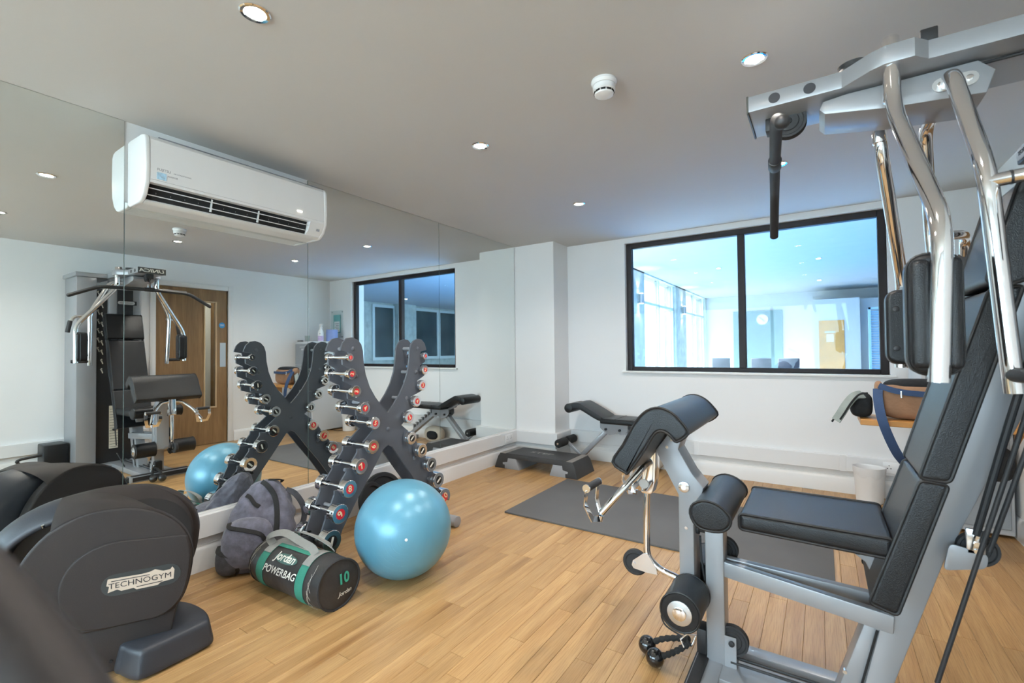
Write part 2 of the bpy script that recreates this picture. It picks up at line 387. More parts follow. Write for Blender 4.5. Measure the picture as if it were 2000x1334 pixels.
def text(s, size, o, u, v, n, depth=0.0008, align='CENTER', shear=0.0, fn=None, space=1.0, sx=1.0, bold=0.0):
    """raised lettering: returns an MB; o = centre of the baseline area"""
    cu = bpy.data.curves.new('txt', 'FONT'); cu.body = s; cu.size = size; cu.align_x = align; cu.align_y = 'CENTER'
    cu.offset = bold*size; cu.shear = shear; cu.extrude = 0.0; cu.space_character = space; cu.resolution_u = 3
    t = bpy.data.objects.new('txt', cu); COL.objects.link(t)
    dg = bpy.context.evaluated_depsgraph_get(); me = bpy.data.meshes.new_from_object(t.evaluated_get(dg))
    bpy.data.objects.remove(t); bpy.data.curves.remove(cu)
    b = bmesh.new(); b.from_mesh(me); bpy.data.meshes.remove(me)
    r = bmesh.ops.extrude_face_region(b, geom=list(b.faces))
    for g in r['geom']:
        if isinstance(g, bmesh.types.BMVert): g.co.z += depth
    o, u, v, n = V(o), V(u), V(v), V(n)
    for q in b.verts:
        q.co = fn(q.co.x*sx, q.co.y, q.co.z) if fn else o+u*q.co.x*sx+v*q.co.y+n*q.co.z
    m = MB(); m.bm.free(); m.bm = b
    return m
def smooth_closed(pts, n=6):
    """Catmull-Rom closed curve through 2-D points"""
    out = []; m = len(pts)
    for i in range(m):
        p0, p1, p2, p3 = pts[i-1], pts[i], pts[(i+1) % m], pts[(i+2) % m]
        for k in range(n):
            t = k/n
            out.append(tuple(0.5*((2*b)+(-a+c)*t+(2*a-5*b+4*c-d)*t*t+(-a+3*b-3*c+d)*t**3) for a, b, c, d in zip(p0, p1, p2, p3)))
    return out
def smooth_open(pts, n=6):
    pts = [V(p) for p in pts]; out = []
    for i in range(len(pts)-1):
        p0 = pts[max(i-1, 0)]; p1 = pts[i]; p2 = pts[i+1]; p3 = pts[min(i+2, len(pts)-1)]
        for k in range(n):
            t = k/n
            out.append(0.5*((2*p1)+(p2-p0)*t+(2*p0-5*p1+4*p2-p3)*t*t+(3*p1-p0-3*p2+p3)*t**3))
    out.append(pts[-1]); return out
def circle(cx, cy, r, n=24): return [(cx+r*math.cos(2*PI*k/n), cy+r*math.sin(2*PI*k/n)) for k in range(n)]
def stadium(cx, cy, hw, hh, n=8):
    pts = []
    for k in range(n+1): a = -PI/2+PI*k/n; pts.append((cx+hw-hh+hh*math.cos(a), cy+hh*math.sin(a)))
    for k in range(n+1): a = PI/2+PI*k/n; pts.append((cx-hw+hh+hh*math.cos(a), cy+hh*math.sin(a)))
    return pts
X3, Y3, Z3 = V((1, 0, 0)), V((0, 1, 0)), V((0, 0, 1))

# ------------------------------------------------------------------ the room
RW, YB, YF, HC = 3.93, 4.793, -2.8, 2.40
WXL, WXR, WZB, WZT = 1.183, 3.372, 0.99, 2.345     # window opening
# floor: dark bed with single planks lying in it
floor = struct('floor', MB().box((-0.12, YF, -0.10), (RW+0.1, YB+0.05, -0.010)), SUBFLOOR)
PW = 0.0745
planks = []
row = 0; x = 0.0
while x < RW:
    y = YF-random.uniform(0, 0.8)
    while y < YB:
        ln = random.choice((0.62, 0.84, 0.98, 1.12))
        a, b = max(y, YF), min(y+ln, YB)
        if b-a > 0.04: planks.append((x, min(x+PW, RW), a, b))
        y += ln
    x += PW; row += 1
def plank_score(p):
    best = 0
    q = to_px(((p[0]+p[1])/2, (p[2]+p[3])/2, 0)); 
    cs = [to_px((X, Y, 0)) for X in p[:2] for Y in p[2:]]
    if any(c is None for c in cs): return -1
    if all(c[0] < 0 or c[0] > 2000 or c[1] < 0 or c[1] > 1334 for c in cs): return -1
    xs = [c[0] for c in cs]; ys = [c[1] for c in cs]
    return abs((cs[1][0]-cs[0][0])*(cs[2][1]-cs[0][1])-(cs[1][1]-cs[0][1])*(cs[2][0]-cs[0][0]))
planks.sort(key=plank_score, reverse=True)
def plank_mb(mb, x0, x1, y0, y1):
    g = 0.0007
    return mb.box((x0+g, y0+g, -0.012), (x1-g, y1-g, 0.0), bev=0.0009, seg=1)
PMESH = {}
for i, (x0, x1, y0, y1) in enumerate(planks[:300]):
    key = (round(x1-x0, 3), round(y1-y0, 3))
    if key not in PMESH:
        o = plank_mb(MB(), -key[0]/2, key[0]/2, -key[1]/2, key[1]/2).obj('plank', OAK, origin=(0, 0, 0), smooth=False); PMESH[key] = o.data
    else:
        o = bpy.data.objects.new('plank', PMESH[key]); COL.objects.link(o)
    o.parent = floor; o.location = V(((x0+x1)/2, (y0+y1)/2, 0))-WLOC['floor']
rest = MB()
for p in planks[300:]: plank_mb(rest, *p)
rest.obj('planks_beyond', OAK, floor, kind='stuff', smooth=False)

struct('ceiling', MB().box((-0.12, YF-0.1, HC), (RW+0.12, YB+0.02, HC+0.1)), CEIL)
struct('wall_left', MB().box((-0.14, YF-0.1, -0.1), (-0.007, YB+0.26, HC)), WALL)
wb_ = MB()
yb2 = YB+0.25
wb_.box((-0.14, YB, -0.1), (WXL, yb2, 2.9)).box((WXR, YB, -0.1), (RW+0.12, yb2, 2.9))
wb_.box((WXL, YB, -0.1), (WXR, yb2, WZB)).box((WXL, YB, WZT), (WXR, yb2, 2.9))
struct('wall_back', wb_, WALL)
struct('wall_corner_pier', MB().box((-0.007, 4.455, 0.0), (0.505, YB, HC)), WALL)
DY0, DY1, DZ = 2.345, 3.185, 2.075                  # door leaf opening
wr = MB().box((RW, YF-0.1, -0.1), (RW+0.12, DY0, HC)).box((RW, DY1, -0.1), (RW+0.12, YB, HC)).box((RW, DY0, DZ), (RW+0.12, DY1, HC))
struct('wall_right', wr, WALL)
FX0, FX1, FZ0, FZ1 = 0.35, 3.55, 0.65, 2.25  # opening for the added fill window
struct('wall_front', MB().box((-0.14, YF-0.12, -0.1), (FX0, YF, HC)).box((FX1, YF-0.12, -0.1), (RW+0.12, YF, HC)).box((FX0, YF-0.12, -0.1), (FX1, YF, FZ0)).box((FX0, YF-0.12, FZ1), (FX1, YF, HC)), WALL)
wf = struct('window_0', MB().box((FX0-0.03, YF-0.10, FZ0-0.02), (FX1+0.03, YF+0.04, FZ0), bev=0.004), TRIMW)  # unseen window, added behind the camera to supply cool fill light
for lo, hi in (((FX0, YF-0.09, FZ0), (FX0+0.06, YF-0.03, FZ1)), ((FX1-0.06, YF-0.09, FZ0), (FX1, YF-0.03, FZ1)), ((FX0+0.06, YF-0.09, FZ1-0.06), (FX1-0.06, YF-0.03, FZ1)), ((FX0+0.06, YF-0.09, FZ0), (FX1-0.06, YF-0.03, FZ0+0.06))):
    MB().box(lo, hi, bev=0.004, seg=1).obj('window_frame', FRAME, wf)
MB().box((1.92, YF-0.09, FZ0+0.06), (1.98, YF-0.03, FZ1-0.06), bev=0.004, seg=1).obj('mullion', FRAME, wf)
for a, b in ((FX0+0.06, 1.92), (1.98, FX1-0.06)): MB().box((a, YF-0.063, FZ0+0.06), (b, YF-0.057, FZ1-0.06)).obj('pane', GLASS, wf, smooth=False)
struct('ground_front', MB().box((-8, -14, -0.3), (12, YF-0.12, -0.05)), PAVE)
# corridor seen through the vision panel
cor = MB().box((5.2, 1.4, -0.1), (5.3, 4.2, HC)).box((RW+0.12, 1.3, -0.1), (5.3, 1.4, HC)).box((RW+0.12, 4.2, -0.1), (5.3, 4.3, HC)).box((RW+0.12, 1.3, HC), (5.3, 4.3, HC+0.1))
struct('wall_corridor', cor, WALL)
struct('floor_corridor', MB().box((RW+0.12, 1.3, -0.1), (5.3, 4.3, 0)), SUBFLOOR)
dc = struct('door_4', MB().box((5.165, 3.50, 0), (5.2, 4.15, 2.05), bev=0.003, seg=1), DOORW)
MB().box((5.15, 3.43, 0), (5.2, 3.50, 2.12), bev=0.004, seg=1).obj('door_frame', TRIMW, dc); MB().cyl((5.165, 3.58, 1.05), (5.12, 3.58, 1.05), 0.012, 12).obj('door_handle', STEELP, dc)
add_light('corridor_lamp', 'POINT', (4.6, 2.9, 2.2), 14, (1, 0.9, 0.75), shadow_soft_size=0.1)

# skirting boards, trunking
def skirting(name, p0, p1, n):
    """profiled white skirting from p0 to p1 with outward normal n"""
    p0, p1, n = V(p0), V(p1), V(n); d = (p1-p0)
    prof = [(0, 0), (0.018, 0), (0.018, 0.112), (0.014, 0.125), (0.008, 0.132), (0.006, 0.142), (0, 0.145)]
    return struct(name, MB().prism(prof, p0, n, Z3, d.normalized(), d.length), TRIMW)
def trunking(name, p0, p1, n, dep=0.042, z0=0.188, z1=0.318, joints=()):
    p0, p1, n = V(p0), V(p1), V(n); d = (p1-p0)
    prof = [(0, z0), (dep-0.004, z0), (dep, z0+0.004), (dep, z1-0.006), (dep-0.006, z1), (0, z1)]
    o = struct(name, MB().prism(prof, p0, n, Z3, d.normalized(), d.length), TRUNK)
    dn = d.normalized()
    for j in joints:
        c = p0+dn*j
        MB().obox(c-dn*0.022+n*(dep-0.004)+Z3*((z0+z1)/2), c+dn*0.022+n*(dep-0.004)+Z3*((z0+z1)/2), 0.012, z1-z0+0.004, bev=0.002, seg=1).obj('joint_cover', TRUNK, o)
    return o
def socket(parent, c, u, n, w=0.146, h=0.086, green=False):
    """twin socket faceplate; c centre, u horizontal dir, n normal"""
    c, u, n = V(c), V(u), V(n)
    f = MB().prism([(-w/2, -h/2), (w/2, -h/2), (w/2, h/2), (-w/2, h/2)], c, u, Z3, n, 0.008, bev=0.002).obj('socket_plate', PLASTW, parent)
    m = MB()
    for s in (-1, 1):
        for a, b in ((0, 0.018), (-0.011, -0.004), (0.011, -0.004)):
            m.prism([(-0.004, -0.003), (0.004, -0.003), (0.004, 0.003), (-0.004, 0.003)], c+u*(s*0.035+a)+Z3*b+n*0.0076, u, Z3, n, 0.0008)
    m.obj('pin_holes', BLACKP, f)
skirting('baseboard_left', (-0.007, YF, 0), (-0.007, 4.455, 0), X3)
skirting('baseboard_pier', (0.0, 4.455, 0), (0.523, 4.455, 0), -Y3)
skirting('baseboard_pier_side', (0.505, 4.455, 0), (0.505, YB, 0), X3)
skirting('baseboard_back', (0.505, YB, 0), (RW, YB, 0), -Y3)
skirting('baseboard_right', (RW, YF, 0), (RW, DY0-0.08, 0), -X3)
skirting('baseboard_right_far', (RW, DY1+0.08, 0), (RW, YB, 0), -X3)
skirting('baseboard_front', (0, YF, 0), (RW, YF, 0), Y3)
t_l = trunking('trim_1', (-0.007, YF, 0), (-0.007, 4.455, 0), X3, joints=(2.8, 6.92))
socket(t_l, (0.036, 4.25, 0.253), -Y3, X3)
trunking('trim_2', (0.035, 4.455, 0), (0.505, 4.455, 0), -Y3)
trunking('trim_3', (0.505, 4.413, 0), (0.505, YB, 0), X3)
t_b = trunking('trim_4', (0.547, YB, 0), (RW, YB, 0), -Y3, joints=(0.35, 1.34, 2.5))
socket(t_b, (3.38, YB-0.042, 0.253), X3, -Y3)
so = socket(t_b, (3.80, YB-0.042, 0.253), X3, -Y3)
trunking('trim_5', (RW, YF, 0), (RW, DY0-0.08, 0), -X3, joints=(2.4, 3.6))

# wall mirrors: four tall panels, one cut short below the air conditioner
def mirror(y0, y1, z0, z1, label):
    t = MB().box((-0.007, y0+0.001, z0), (0.0, y1-0.001, z1), bev=0.0008, seg=1)
    o = t.obj('mirror_panel', MIRROR, label=label, cat='mirror', group='wall mirrors', smooth=False)
    o.data.materials.append(MIREDGE)
    for p in o.data.polygons:
        if p.normal.x < 0.9: p.material_index = 1
    return o
M_SEAMS = (YF+0.02, 0.865, 1.873, 3.186, 4.449)
mirror(M_SEAMS[0], M_SEAMS[1], 0.326, HC-0.001, 'tall wall mirror left of the air conditioner, behind the exercise machine')
mirror(M_SEAMS[1], M_SEAMS[2], 0.326, 1.985, 'shorter wall mirror directly below the white air conditioner')
mirror(M_SEAMS[2], M_SEAMS[3], 0.326, HC-0.001, 'tall wall mirror right of the air conditioner, behind the dumbbell rack')
mirror(M_SEAMS[3], M_SEAMS[4], 0.326, HC-0.001, 'tall wall mirror at the far end beside the white pier')
struct('trim_6', MB().box((-0.007, M_SEAMS[0], 0.3185), (0.012, 4.449, 0.3255), bev=0.001, seg=1), PLASTW)

# window between gym and pool hall
win = struct('window_1', MB().box((WXL-0.035, YB-0.035, WZB-0.022), (WXR+0.035, YB+0.05, WZB), bev=0.005), TRIMW)
win.name = 'window_1'; WLOC['window_1'] = WLOC.get('window_1', win.location.copy())
FY0, FY1, FW = YB+0.05, YB+0.115, 0.056
def bar(a, b): return MB().box(a, b, bev=0.004, seg=1)
bar((WXL, FY0, WZB), (WXL+FW, FY1, WZT)).obj('window_frame', FRAME, win)
bar((WXR-FW, FY0, WZB), (WXR, FY1, WZT)).obj('window_frame', FRAME, win)
bar((WXL+FW, FY0, WZT-FW), (WXR-FW, FY1, WZT)).obj('window_frame', FRAME, win)
bar((WXL+FW, FY0, WZB), (WXR-FW, FY1, WZB+FW*0.72)).obj('window_frame', FRAME, win)
bar((2.268, FY0-0.004, WZB+FW*0.72), (2.268+0.06, FY1, WZT-FW)).obj('mullion', FRAME, win)
MB().box((WXL+FW-0.005, YB+0.082, WZB+0.035), (2.27, YB+0.088, WZT-FW+0.005)).obj('pane', GLASS, win, smooth=False)
MB().box((2.325, YB+0.082, WZB+0.035), (WXR-FW+0.005, YB+0.088, WZT-FW+0.005)).obj('pane', GLASS, win, smooth=False)

# door in the right-hand wall (seen in the mirror)
AR = 0.062
VY0, VY1, VZ0, VZ1 = 2.905, 3.03, 0.50, 1.90
lf = MB()
for y0, y1, z0, z1 in ((DY0+0.003, VY0, 0.006, DZ-0.003), (VY1, DY1-0.003, 0.006, DZ-0.003), (VY0, VY1, 0.006, VZ0), (VY0, VY1, VZ1, DZ-0.003)): lf.box((RW+0.012, y0, z0), (RW+0.056, y1, z1))
door = struct('door_1', lf, DOORW)
for lo, hi in (((RW-0.018, DY0-AR, 0), (RW+0.10, DY0, DZ+AR)), ((RW-0.018, DY1, 0), (RW+0.10, DY1+AR, DZ+AR)), ((RW-0.018, DY0, DZ), (RW+0.10, DY1, DZ+AR))):
    MB().box(lo, hi, bev=0.006).obj('door_frame', TRIMW, door)
fr = MB()
for lo, hi in (((RW, VY0-0.018, VZ0-0.018), (RW+0.012, VY0, VZ1+0.018)), ((RW, VY1, VZ0-0.018), (RW+0.012, VY1+0.018, VZ1+0.018)), ((RW, VY0, VZ1), (RW+0.012, VY1, VZ1+0.018)), ((RW, VY0, VZ0-0.018), (RW+0.012, VY1, VZ0))):
    fr.box(lo, hi, bev=0.003, seg=1)
vp = fr.obj('vision_panel_frame', BEAD, door)
MB().box((RW+0.006, VY0, VZ0), (RW+0.0095, VY1, VZ1)).obj('pane', CLEARG, vp, smooth=False)
d_ = MB().cyl((RW+0.008, 3.115, 1.60), (RW+0.013, 3.115, 1.60), 0.038, 28); ds = d_.obj('fire_sign', BLUESIGN, door, label='round blue fire door sign')
sg = MB(); sg.box((RW+0.0072, 3.09, 1.604), (RW+0.0082, 3.14, 1.610)).box((RW+0.0072, 3.092, 1.592), (RW+0.0082, 3.138, 1.597)); sg.obj('sign_lettering', LETW, ds)
MB().box((RW+0.009, 3.09, 1.03), (RW+0.0125, 3.165, 1.36), bev=0.001, seg=1).obj('push_plate', STEELP, door)

# ------------------------------------------------------------------ pool hall beyond the window
HX0, HX1, HY1, HH = -0.2, 9.3, 16.2, 2.85
struct('floor_pool_hall', MB().box((HX0-0.3, yb2, -0.1), (1.1, HY1, 0)).box((6.9, yb2, -0.1), (HX1, HY1, 0)).box((1.1, yb2, -0.1), (6.9, 6.1, 0)).box((1.1, 13.6, -0.1), (6.9, HY1, 0)), DECK)
pool = MB().box((1.1, 6.1, -0.4), (6.9, 13.6, -0.10)).obj('pool_water', POOLW, label='blue swimming pool water beyond the window', cat='pool', kind='stuff', smooth=False)
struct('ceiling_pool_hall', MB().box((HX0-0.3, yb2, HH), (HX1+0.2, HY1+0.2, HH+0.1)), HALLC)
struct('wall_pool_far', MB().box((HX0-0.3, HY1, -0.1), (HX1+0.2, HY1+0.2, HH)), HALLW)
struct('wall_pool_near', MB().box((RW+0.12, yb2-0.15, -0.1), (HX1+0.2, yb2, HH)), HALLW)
wl = struct('wall_pool_left', MB().box((HX0-0.3, yb2, -0.1), (HX0, 5.3, HH)).box((HX0-0.3, 8.87, -0.1), (HX0, 9.79, HH)).box((HX0-0.3, 12.34, -0.1), (HX0, 13.44, HH)).box((HX0-0.3, 16.05, -0.1), (HX0, HY1, HH)).box((HX0-0.3, yb2, 2.82), (HX0, HY1, HH)), STONE)
# stone right wall with piers and dark windows
wrp = struct('wall_pool_right', MB().box((HX1, yb2, -0.1), (HX1+0.2, HY1, HH)).box((HX1-0.25, 11.03, 0), (HX1, 11.87, HH)), STONE)
DGL = mat('dark_window_glass', (0.05, 0.075, 0.08), 0.06, vary=0.3, vscale=1.5, spec=0.7)
WFR = mat('pale_window_surround', (0.62, 0.70, 0.70), 0.5, vary=0.03)
n_w = 2
for y0, y1 in ((10.2, 11.0), (11.93, 13.17), (13.34, 14.2)):
    w = struct('window_%d' % n_w, MB().box((HX1-0.05, y0-0.09, 0.93), (HX1, y0, 2.78)).box((HX1-0.05, y1, 0.93), (HX1, y1+0.09, 2.78)).box((HX1-0.05, y0, 2.69), (HX1, y1, 2.78)).box((HX1-0.05, y0, 0.93), (HX1, y1, 1.03)), WFR); n_w += 1
    MB().box((HX1-0.02, y0, 1.03), (HX1-0.008, y1, 2.69)).obj('pane', DGL, w, smooth=False)
# glazing bays on the left with frames and panes
for y0, y1 in ((5.3, 8.87), (9.79, 12.34), (13.44, 16.05)):
    w = struct('window_%d' % n_w, MB().box((HX0-0.16, y0, 0), (HX0-0.06, y0+0.05, 2.82)).box((HX0-0.16, y1-0.05, 0), (HX0-0.06, y1, 2.82)).box((HX0-0.16, y0, 2.20), (HX0-0.06, y1, 2.26)).box((HX0-0.16, (y0+y1)/2-0.03, 0), (HX0-0.06, (y0+y1)/2+0.03, 2.82)).box((HX0-0.16, y0, 0), (HX0-0.06, y1, 0.05)), WFR); n_w += 1
    for a, b in ((y0+0.05, (y0+y1)/2-0.03), ((y0+y1)/2+0.03, y1-0.05)):
        MB().box((HX0-0.115, a, 0.05), (HX0-0.107, b, 2.20)).obj('pane', TINTG, w, smooth=False)
        MB().box((HX0-0.115, a, 2.26), (HX0-0.107, b, 2.82)).obj('pane', TINTG, w, smooth=False)
struct('ground_outside', MB().box((-14, 3, -0.3), (HX0-0.3, 22, -0.05)), PAVE)
for k in range(4):
    y = 9.2+k*3.4; t = MB().sphere((-6.5, y, 0.45), 0.6, 12, 8)
    for j in range(9): t.sphere((-6.5+random.uniform(-.5, .5), y+random.uniform(-.6, .6), 0.5+random.uniform(-.15, 1.3)), random.uniform(0.45, 0.7), 10, 7)
    t.obj('hedge_shrub', LEAF, label='%s leafy shrub outside the pool hall glazing' % ('nearest', 'second nearest', 'third nearest', 'farthest')[k], cat='shrub', group='shrubs outside the glazing')
# up-and-down wall lamps on the stone piers
for y, nm in ((9.37, 'nearer'), (12.95, 'farther')):
    t = thing('wall_lamp', (HX0+0.07, y, 2.14), 'grey up and down wall lamp on the %s stone pier in the pool hall' % nm, 'lamp', 'pool hall wall lamps')
    MB().cyl((HX0+0.07, y, 2.15), (HX0+0.07, y, 2.35), 0.05, 20, 0.004).obj('lamp_body', STEELP, t)
    MB().box((HX0, y-0.03, 2.2), (HX0+0.03, y+0.03, 2.3)).obj('bracket', STEELP, t)
    MB().cyl((HX0+0.07, y, 2.351), (HX0+0.07, y, 2.355), 0.04, 20).obj('lens', LAMPH, t); MB().cyl((HX0+0.07, y, 2.145), (HX0+0.07, y, 2.149), 0.04, 20).obj('lens', LAMPH, t)
    add_light('wall_lamp_light', 'SPOT', (HX0+0.09, y, 2.36), 14, (1, .8, .55), spot_size=1.4, shadow_soft_size=0.03).rotation_euler = (PI, 0, 0)
    add_light('wall_lamp_light', 'SPOT', (HX0+0.09, y, 2.14), 14, (1, .8, .55), spot_size=1.4, shadow_soft_size=0.03)
# far wall: panel with clock, white box room with oak door, chairs
struct('trim_7', MB().box((0.60, HY1-0.05, 0.0), (1.95, HY1, 2.36), bev=0.01, seg=1), mat('teal_grey_panel', (0.20, 0.30, 0.31), 0.6, vary=0.08))
ck = thing('wall_clock', (1.42, HY1-0.055, 1.92), 'round white wall clock on the teal panel in the pool hall', 'clock')
MB().cyl((1.42, HY1-0.05, 2.09), (1.42, HY1-0.085, 2.09), 0.165, 36, 0.006).obj('clock_rim', STEELP, ck)
MB().cyl((1.42, HY1-0.084, 2.09), (1.42, HY1-0.090, 2.09), 0.15, 36).obj('clock_face', PLASTW, ck)
MB().obox((1.42, HY1-0.092, 2.09), (1.33, HY1-0.092, 2.16), 0.004, 0.012).obox((1.42, HY1-0.0925, 2.09), (1.47, HY1-0.0925, 2.03), 0.004, 0.014).obj('clock_hands', BLACKP, ck)
struct('wall_pool_box', MB().box((2.746, 15.0, 0), (3.757, HY1, 2.5)).box((3.757, 15.4, 0), (5.4, HY1, 2.5)), HALLW)
dd = struct('door_2', MB().box((2.86, 14.975, 0), (3.42, 15.0, 1.93), bev=0.003, seg=1), DOORO)
MB().box((3.03, 14.968, 1.36), (3.18, 14.975, 1.56)).obj('notice', PLASTW, dd); MB().box((2.99, 14.966, 1.60), (3.22, 14.975, 1.64)).obj('notice_bar', STEELP, dd)
MB().cyl((3.37, 14.975, 1.05), (3.37, 14.93, 1.05), 0.012, 12).obj('door_handle', STEELP, dd)
lv = struct('door_3', MB().box((3.72, 11.9, 0), (3.76, 12.0, 2.02)).box((4.4, 11.9, 0), (4.44, 12.0, 2.02)).box((3.72, 11.9, 1.98), (4.44, 12.0, 2.02)), mat('pale_blue_louvre', (0.50, 0.66, 0.76), 0.5, vary=0.04))
for k in range(38): MB().obox((3.76, 11.95, 0.08+k*0.05), (4.4, 11.95, 0.08+k*0.05), 0.045, 0.006, up=(0, 0.6, 1)).obj('louvre_slat', MATS['pale_blue_louvre'], lv, smooth=False)
def hall_chair(x, y, label):
    t = thing('pool_chair', (x, y, 0), label, 'chair', 'chairs in the pool hall')
    MB().box((x-0.24, y-0.24, 0.40), (x+0.24, y+0.22, 0.47), bev=0.02).obj('seat', CHAIRF, t)
    MB().box((x-0.25, y-0.29, 0.52), (x+0.25, y-0.24, 0.935), bev=0.03, seg=3).obj('backrest', CHAIRF, t)
    for sx in (-1, 1):
        MB().tube([(x+sx*0.23, y-0.26, 0), (x+sx*0.23, y-0.26, 0.75)], 0.012, 8).obj('leg', STEELP, t)
        MB().tube([(x+sx*0.23, y+0.2, 0), (x+sx*0.23, y+0.2, 0.41)], 0.012, 8).obj('leg', STEELP, t)
hall_chair(0.42, 15.2, 'leftmost charcoal chair seen through the window in the pool hall')
hall_chair(1.52, 14.7, 'charcoal chair in the pool hall below the wall clock')
hall_chair(2.18, 14.6, 'charcoal chair in the pool hall nearest the oak door')
# small lamps in the hall ceiling
for j, y in enumerate((6.9, 10.2, 13.5)):
    for i, xx in enumerate((1.2, 2.9, 5.4, 7.8)):
        o = MB().cyl((xx, y, HH-0.008), (xx, y, HH+0.001), 0.055, 20, 0.003).obj('pool_hall_downlight', CHROMEB, label='%s small downlight in the %s row of the pool hall ceiling' % (('leftmost', 'second from left', 'third from left', 'rightmost')[i], ('nearest', 'second', 'farthest')[j]), cat='light', group='pool hall ceiling downlights')
        MB().cyl((xx, y, HH-0.0105), (xx, y, HH-0.0075), 0.035, 16).obj('lens', LAMPH, o)
        add_light('hall_downlight_lamp', 'SPOT', (xx, y, HH-0.02), 60.0, (0.92, 0.97, 1.0), spot_size=math.radians(155), spot_blend=0.8, shadow_soft_size=0.05)

# ------------------------------------------------------------------ ceiling fittings
LIGHT_NAMES = {(1.30, 0.84): 'above the exercise machine at the top left', (2.71, 0.84): 'nearest the camera, seen only in the mirror', (1.30, 2.12): 'in the middle of the ceiling beyond the air conditioner',
               (2.71, 2.12): 'beside the overhead beam of the multi-gym', (1.30, 3.43): 'far left near the white pier', (2.71, 3.43): 'far right before the window wall'}
for (x, y), w in LIGHT_NAMES.items():
    t = thing('downlight', (x, y, HC-0.01), 'chrome recessed downlight %s' % w, 'light', 'gym ceiling downlights')
    MB().lathe([(0.050, 0.0005), (0.050, -0.004), (0.046, -0.007), (0.036, -0.006), (0.033, 0.001)], (x, y, HC), Z3, 36).obj('bezel', CHROME, t)
    MB().cyl((x, y, HC-0.003), (x, y, HC+0.001), 0.033, 28).obj('lamp_lens', LAMPG, t)
    l = add_light('downlight_lamp', 'SPOT', (x, y, HC-0.012), DOWNLIGHT_W, (1.0, 0.93, 0.855), spot_size=math.radians(150), spot_blend=0.75, shadow_soft_size=0.035)
t = thing('smoke_detector', (2.14, 1.92, HC-0.075), 'white dome smoke detector on the ceiling', 'smoke detector')
MB().lathe([(0, 0), (0.054, 0), (0.056, -0.010), (0.050, -0.022), (0.0, -0.022)], (2.14, 1.92, HC), Z3, 36).obj('mounting_base', PLASTW, t)
MB().lathe([(0.0, -0.022), (0.046, -0.022), (0.049, -0.026), (0.049, -0.044), (0.044, -0.050), (0.036, -0.050), (0.036, -0.058), (0.042, -0.058), (0.040, -0.064), (0.024, -0.071), (0.0, -0.072)], (2.14, 1.92, HC), Z3, 36).obj('sensor_head', PLASTW, t)
m = MB()
for k in range(10):
    a = 2*PI*k/10; c = V((2.14+0.0415*math.cos(a), 1.92+0.0415*math.sin(a), HC-0.054))
    m.obox(c-V((-math.sin(a), math.cos(a), 0))*0.009, c+V((-math.sin(a), math.cos(a), 0))*0.009, 0.004, 0.008)
m.obj('vent_slots', DARKVOID, t)

# ------------------------------------------------------------------ air conditioner
ac = thing('air_conditioner', (0.1, 1.372, 1.955), 'white wall-mounted air conditioner above the mirrors with open louvre', 'air conditioner')
AY0, AY1 = 0.877, 1.868
prof = [(0.0, 1.972), (0.0, 2.288), (0.03, 2.292), (0.175, 2.290), (0.205, 2.283), (0.220, 2.264), (0.224, 2.20), (0.226, 2.12), (0.222, 2.068), (0.19, 2.060), (0.125, 2.005), (0.112, 1.992), (0.118, 1.975), (0.105, 1.966), (0.02, 1.962)]
MB().prism(prof, (0, AY0+0.022, 0), X3, Z3, Y3, AY1-AY0-0.044, bev=0.0).obj('body', PLASTW, ac, angle=28)
side = [(0.0, 1.972), (0.0, 2.288), (0.03, 2.293), (0.175, 2.291), (0.207, 2.283), (0.223, 2.262), (0.227, 2.20), (0.229, 2.12), (0.222, 2.050), (0.196, 1.998), (0.165, 1.972), (0.14, 1.962), (0.02, 1.960)]
MB().prism(side, (0, AY0, 0), X3, Z3, Y3, 0.022, bev=0.006, seg=3).obj('side_panel', PLASTW, ac)
MB().prism(side, (0, AY1-0.022, 0), X3, Z3, Y3, 0.022, bev=0.006, seg=3).obj('side_panel', PLASTW, ac)
# chin around the outlet
MB().box((0.188, AY0+0.022, 2.052), (0.223, AY1-0.022, 2.066)).obj('front_lip', PLASTW, ac)
MB().prism([(0.10, 1.966), (0.142, 1.962), (0.166, 1.973), (0.160, 1.980), (0.12, 1.978)], (0, AY0+0.022, 0), X3, Z3, Y3, AY1-AY0-0.044).obj('lower_flap', PLASTW, ac)
MB().prism([(0.16, 1.974), (0.196, 1.999), (0.2225, 2.052), (0.19, 2.058), (0.13, 2.0)], (0, AY1-0.118, 0), X3, Z3, Y3, 0.098).obj('control_cover', PLASTW, ac)
MB().prism([(0.187, 2.056), (0.126, 2.004), (0.114, 1.993), (0.118, 1.98), (0.16, 1.982)], (0, AY0+0.024, 0), X3, Z3, Y3, AY1-AY0-0.145).obj('outlet_throat', DARKVOID, ac)
for k, (xx, zz) in enumerate(((0.196, 2.030), (0.178, 2.000))):
    MB().obox((xx, AY0+0.025, zz), (xx, AY1-0.118, zz), 0.012, 0.0035, up=(0.5, 0, 1), bev=0.001, seg=1).obj('louvre_vane', PLASTW, ac)
for k in range(13):
    y = AY0+0.06+k*0.063
    if k in (4, 8): MB().obox((0.182, y, 2.05), (0.165, y, 1.985), 0.006, 0.02, up=(1, 0, 0.3)).obj('vane_bracket', PLASTW, ac)
    else: MB().obox((0.165, y, 2.022), (0.150, y+0.008, 1.992), 0.002, 0.02, up=(1, 0, 0.3)).obj('deflector_fin', LETG, ac)
MB().box((0.204, AY0+0.06, 2.2845), (0.212, AY1-0.02, 2.2875)).obj('intake_slot', SILVERD, ac)
MB().box((0.2225, 1.66, 2.096), (0.2262, 1.69, 2.100)).obj('indicator_light', LAMPG, ac)
text('FUJITSU', 0.017, (0.2258, 0.955, 2.122), Y3, Z3, X3, 0.0006).obj('brand_lettering', LETG, ac)
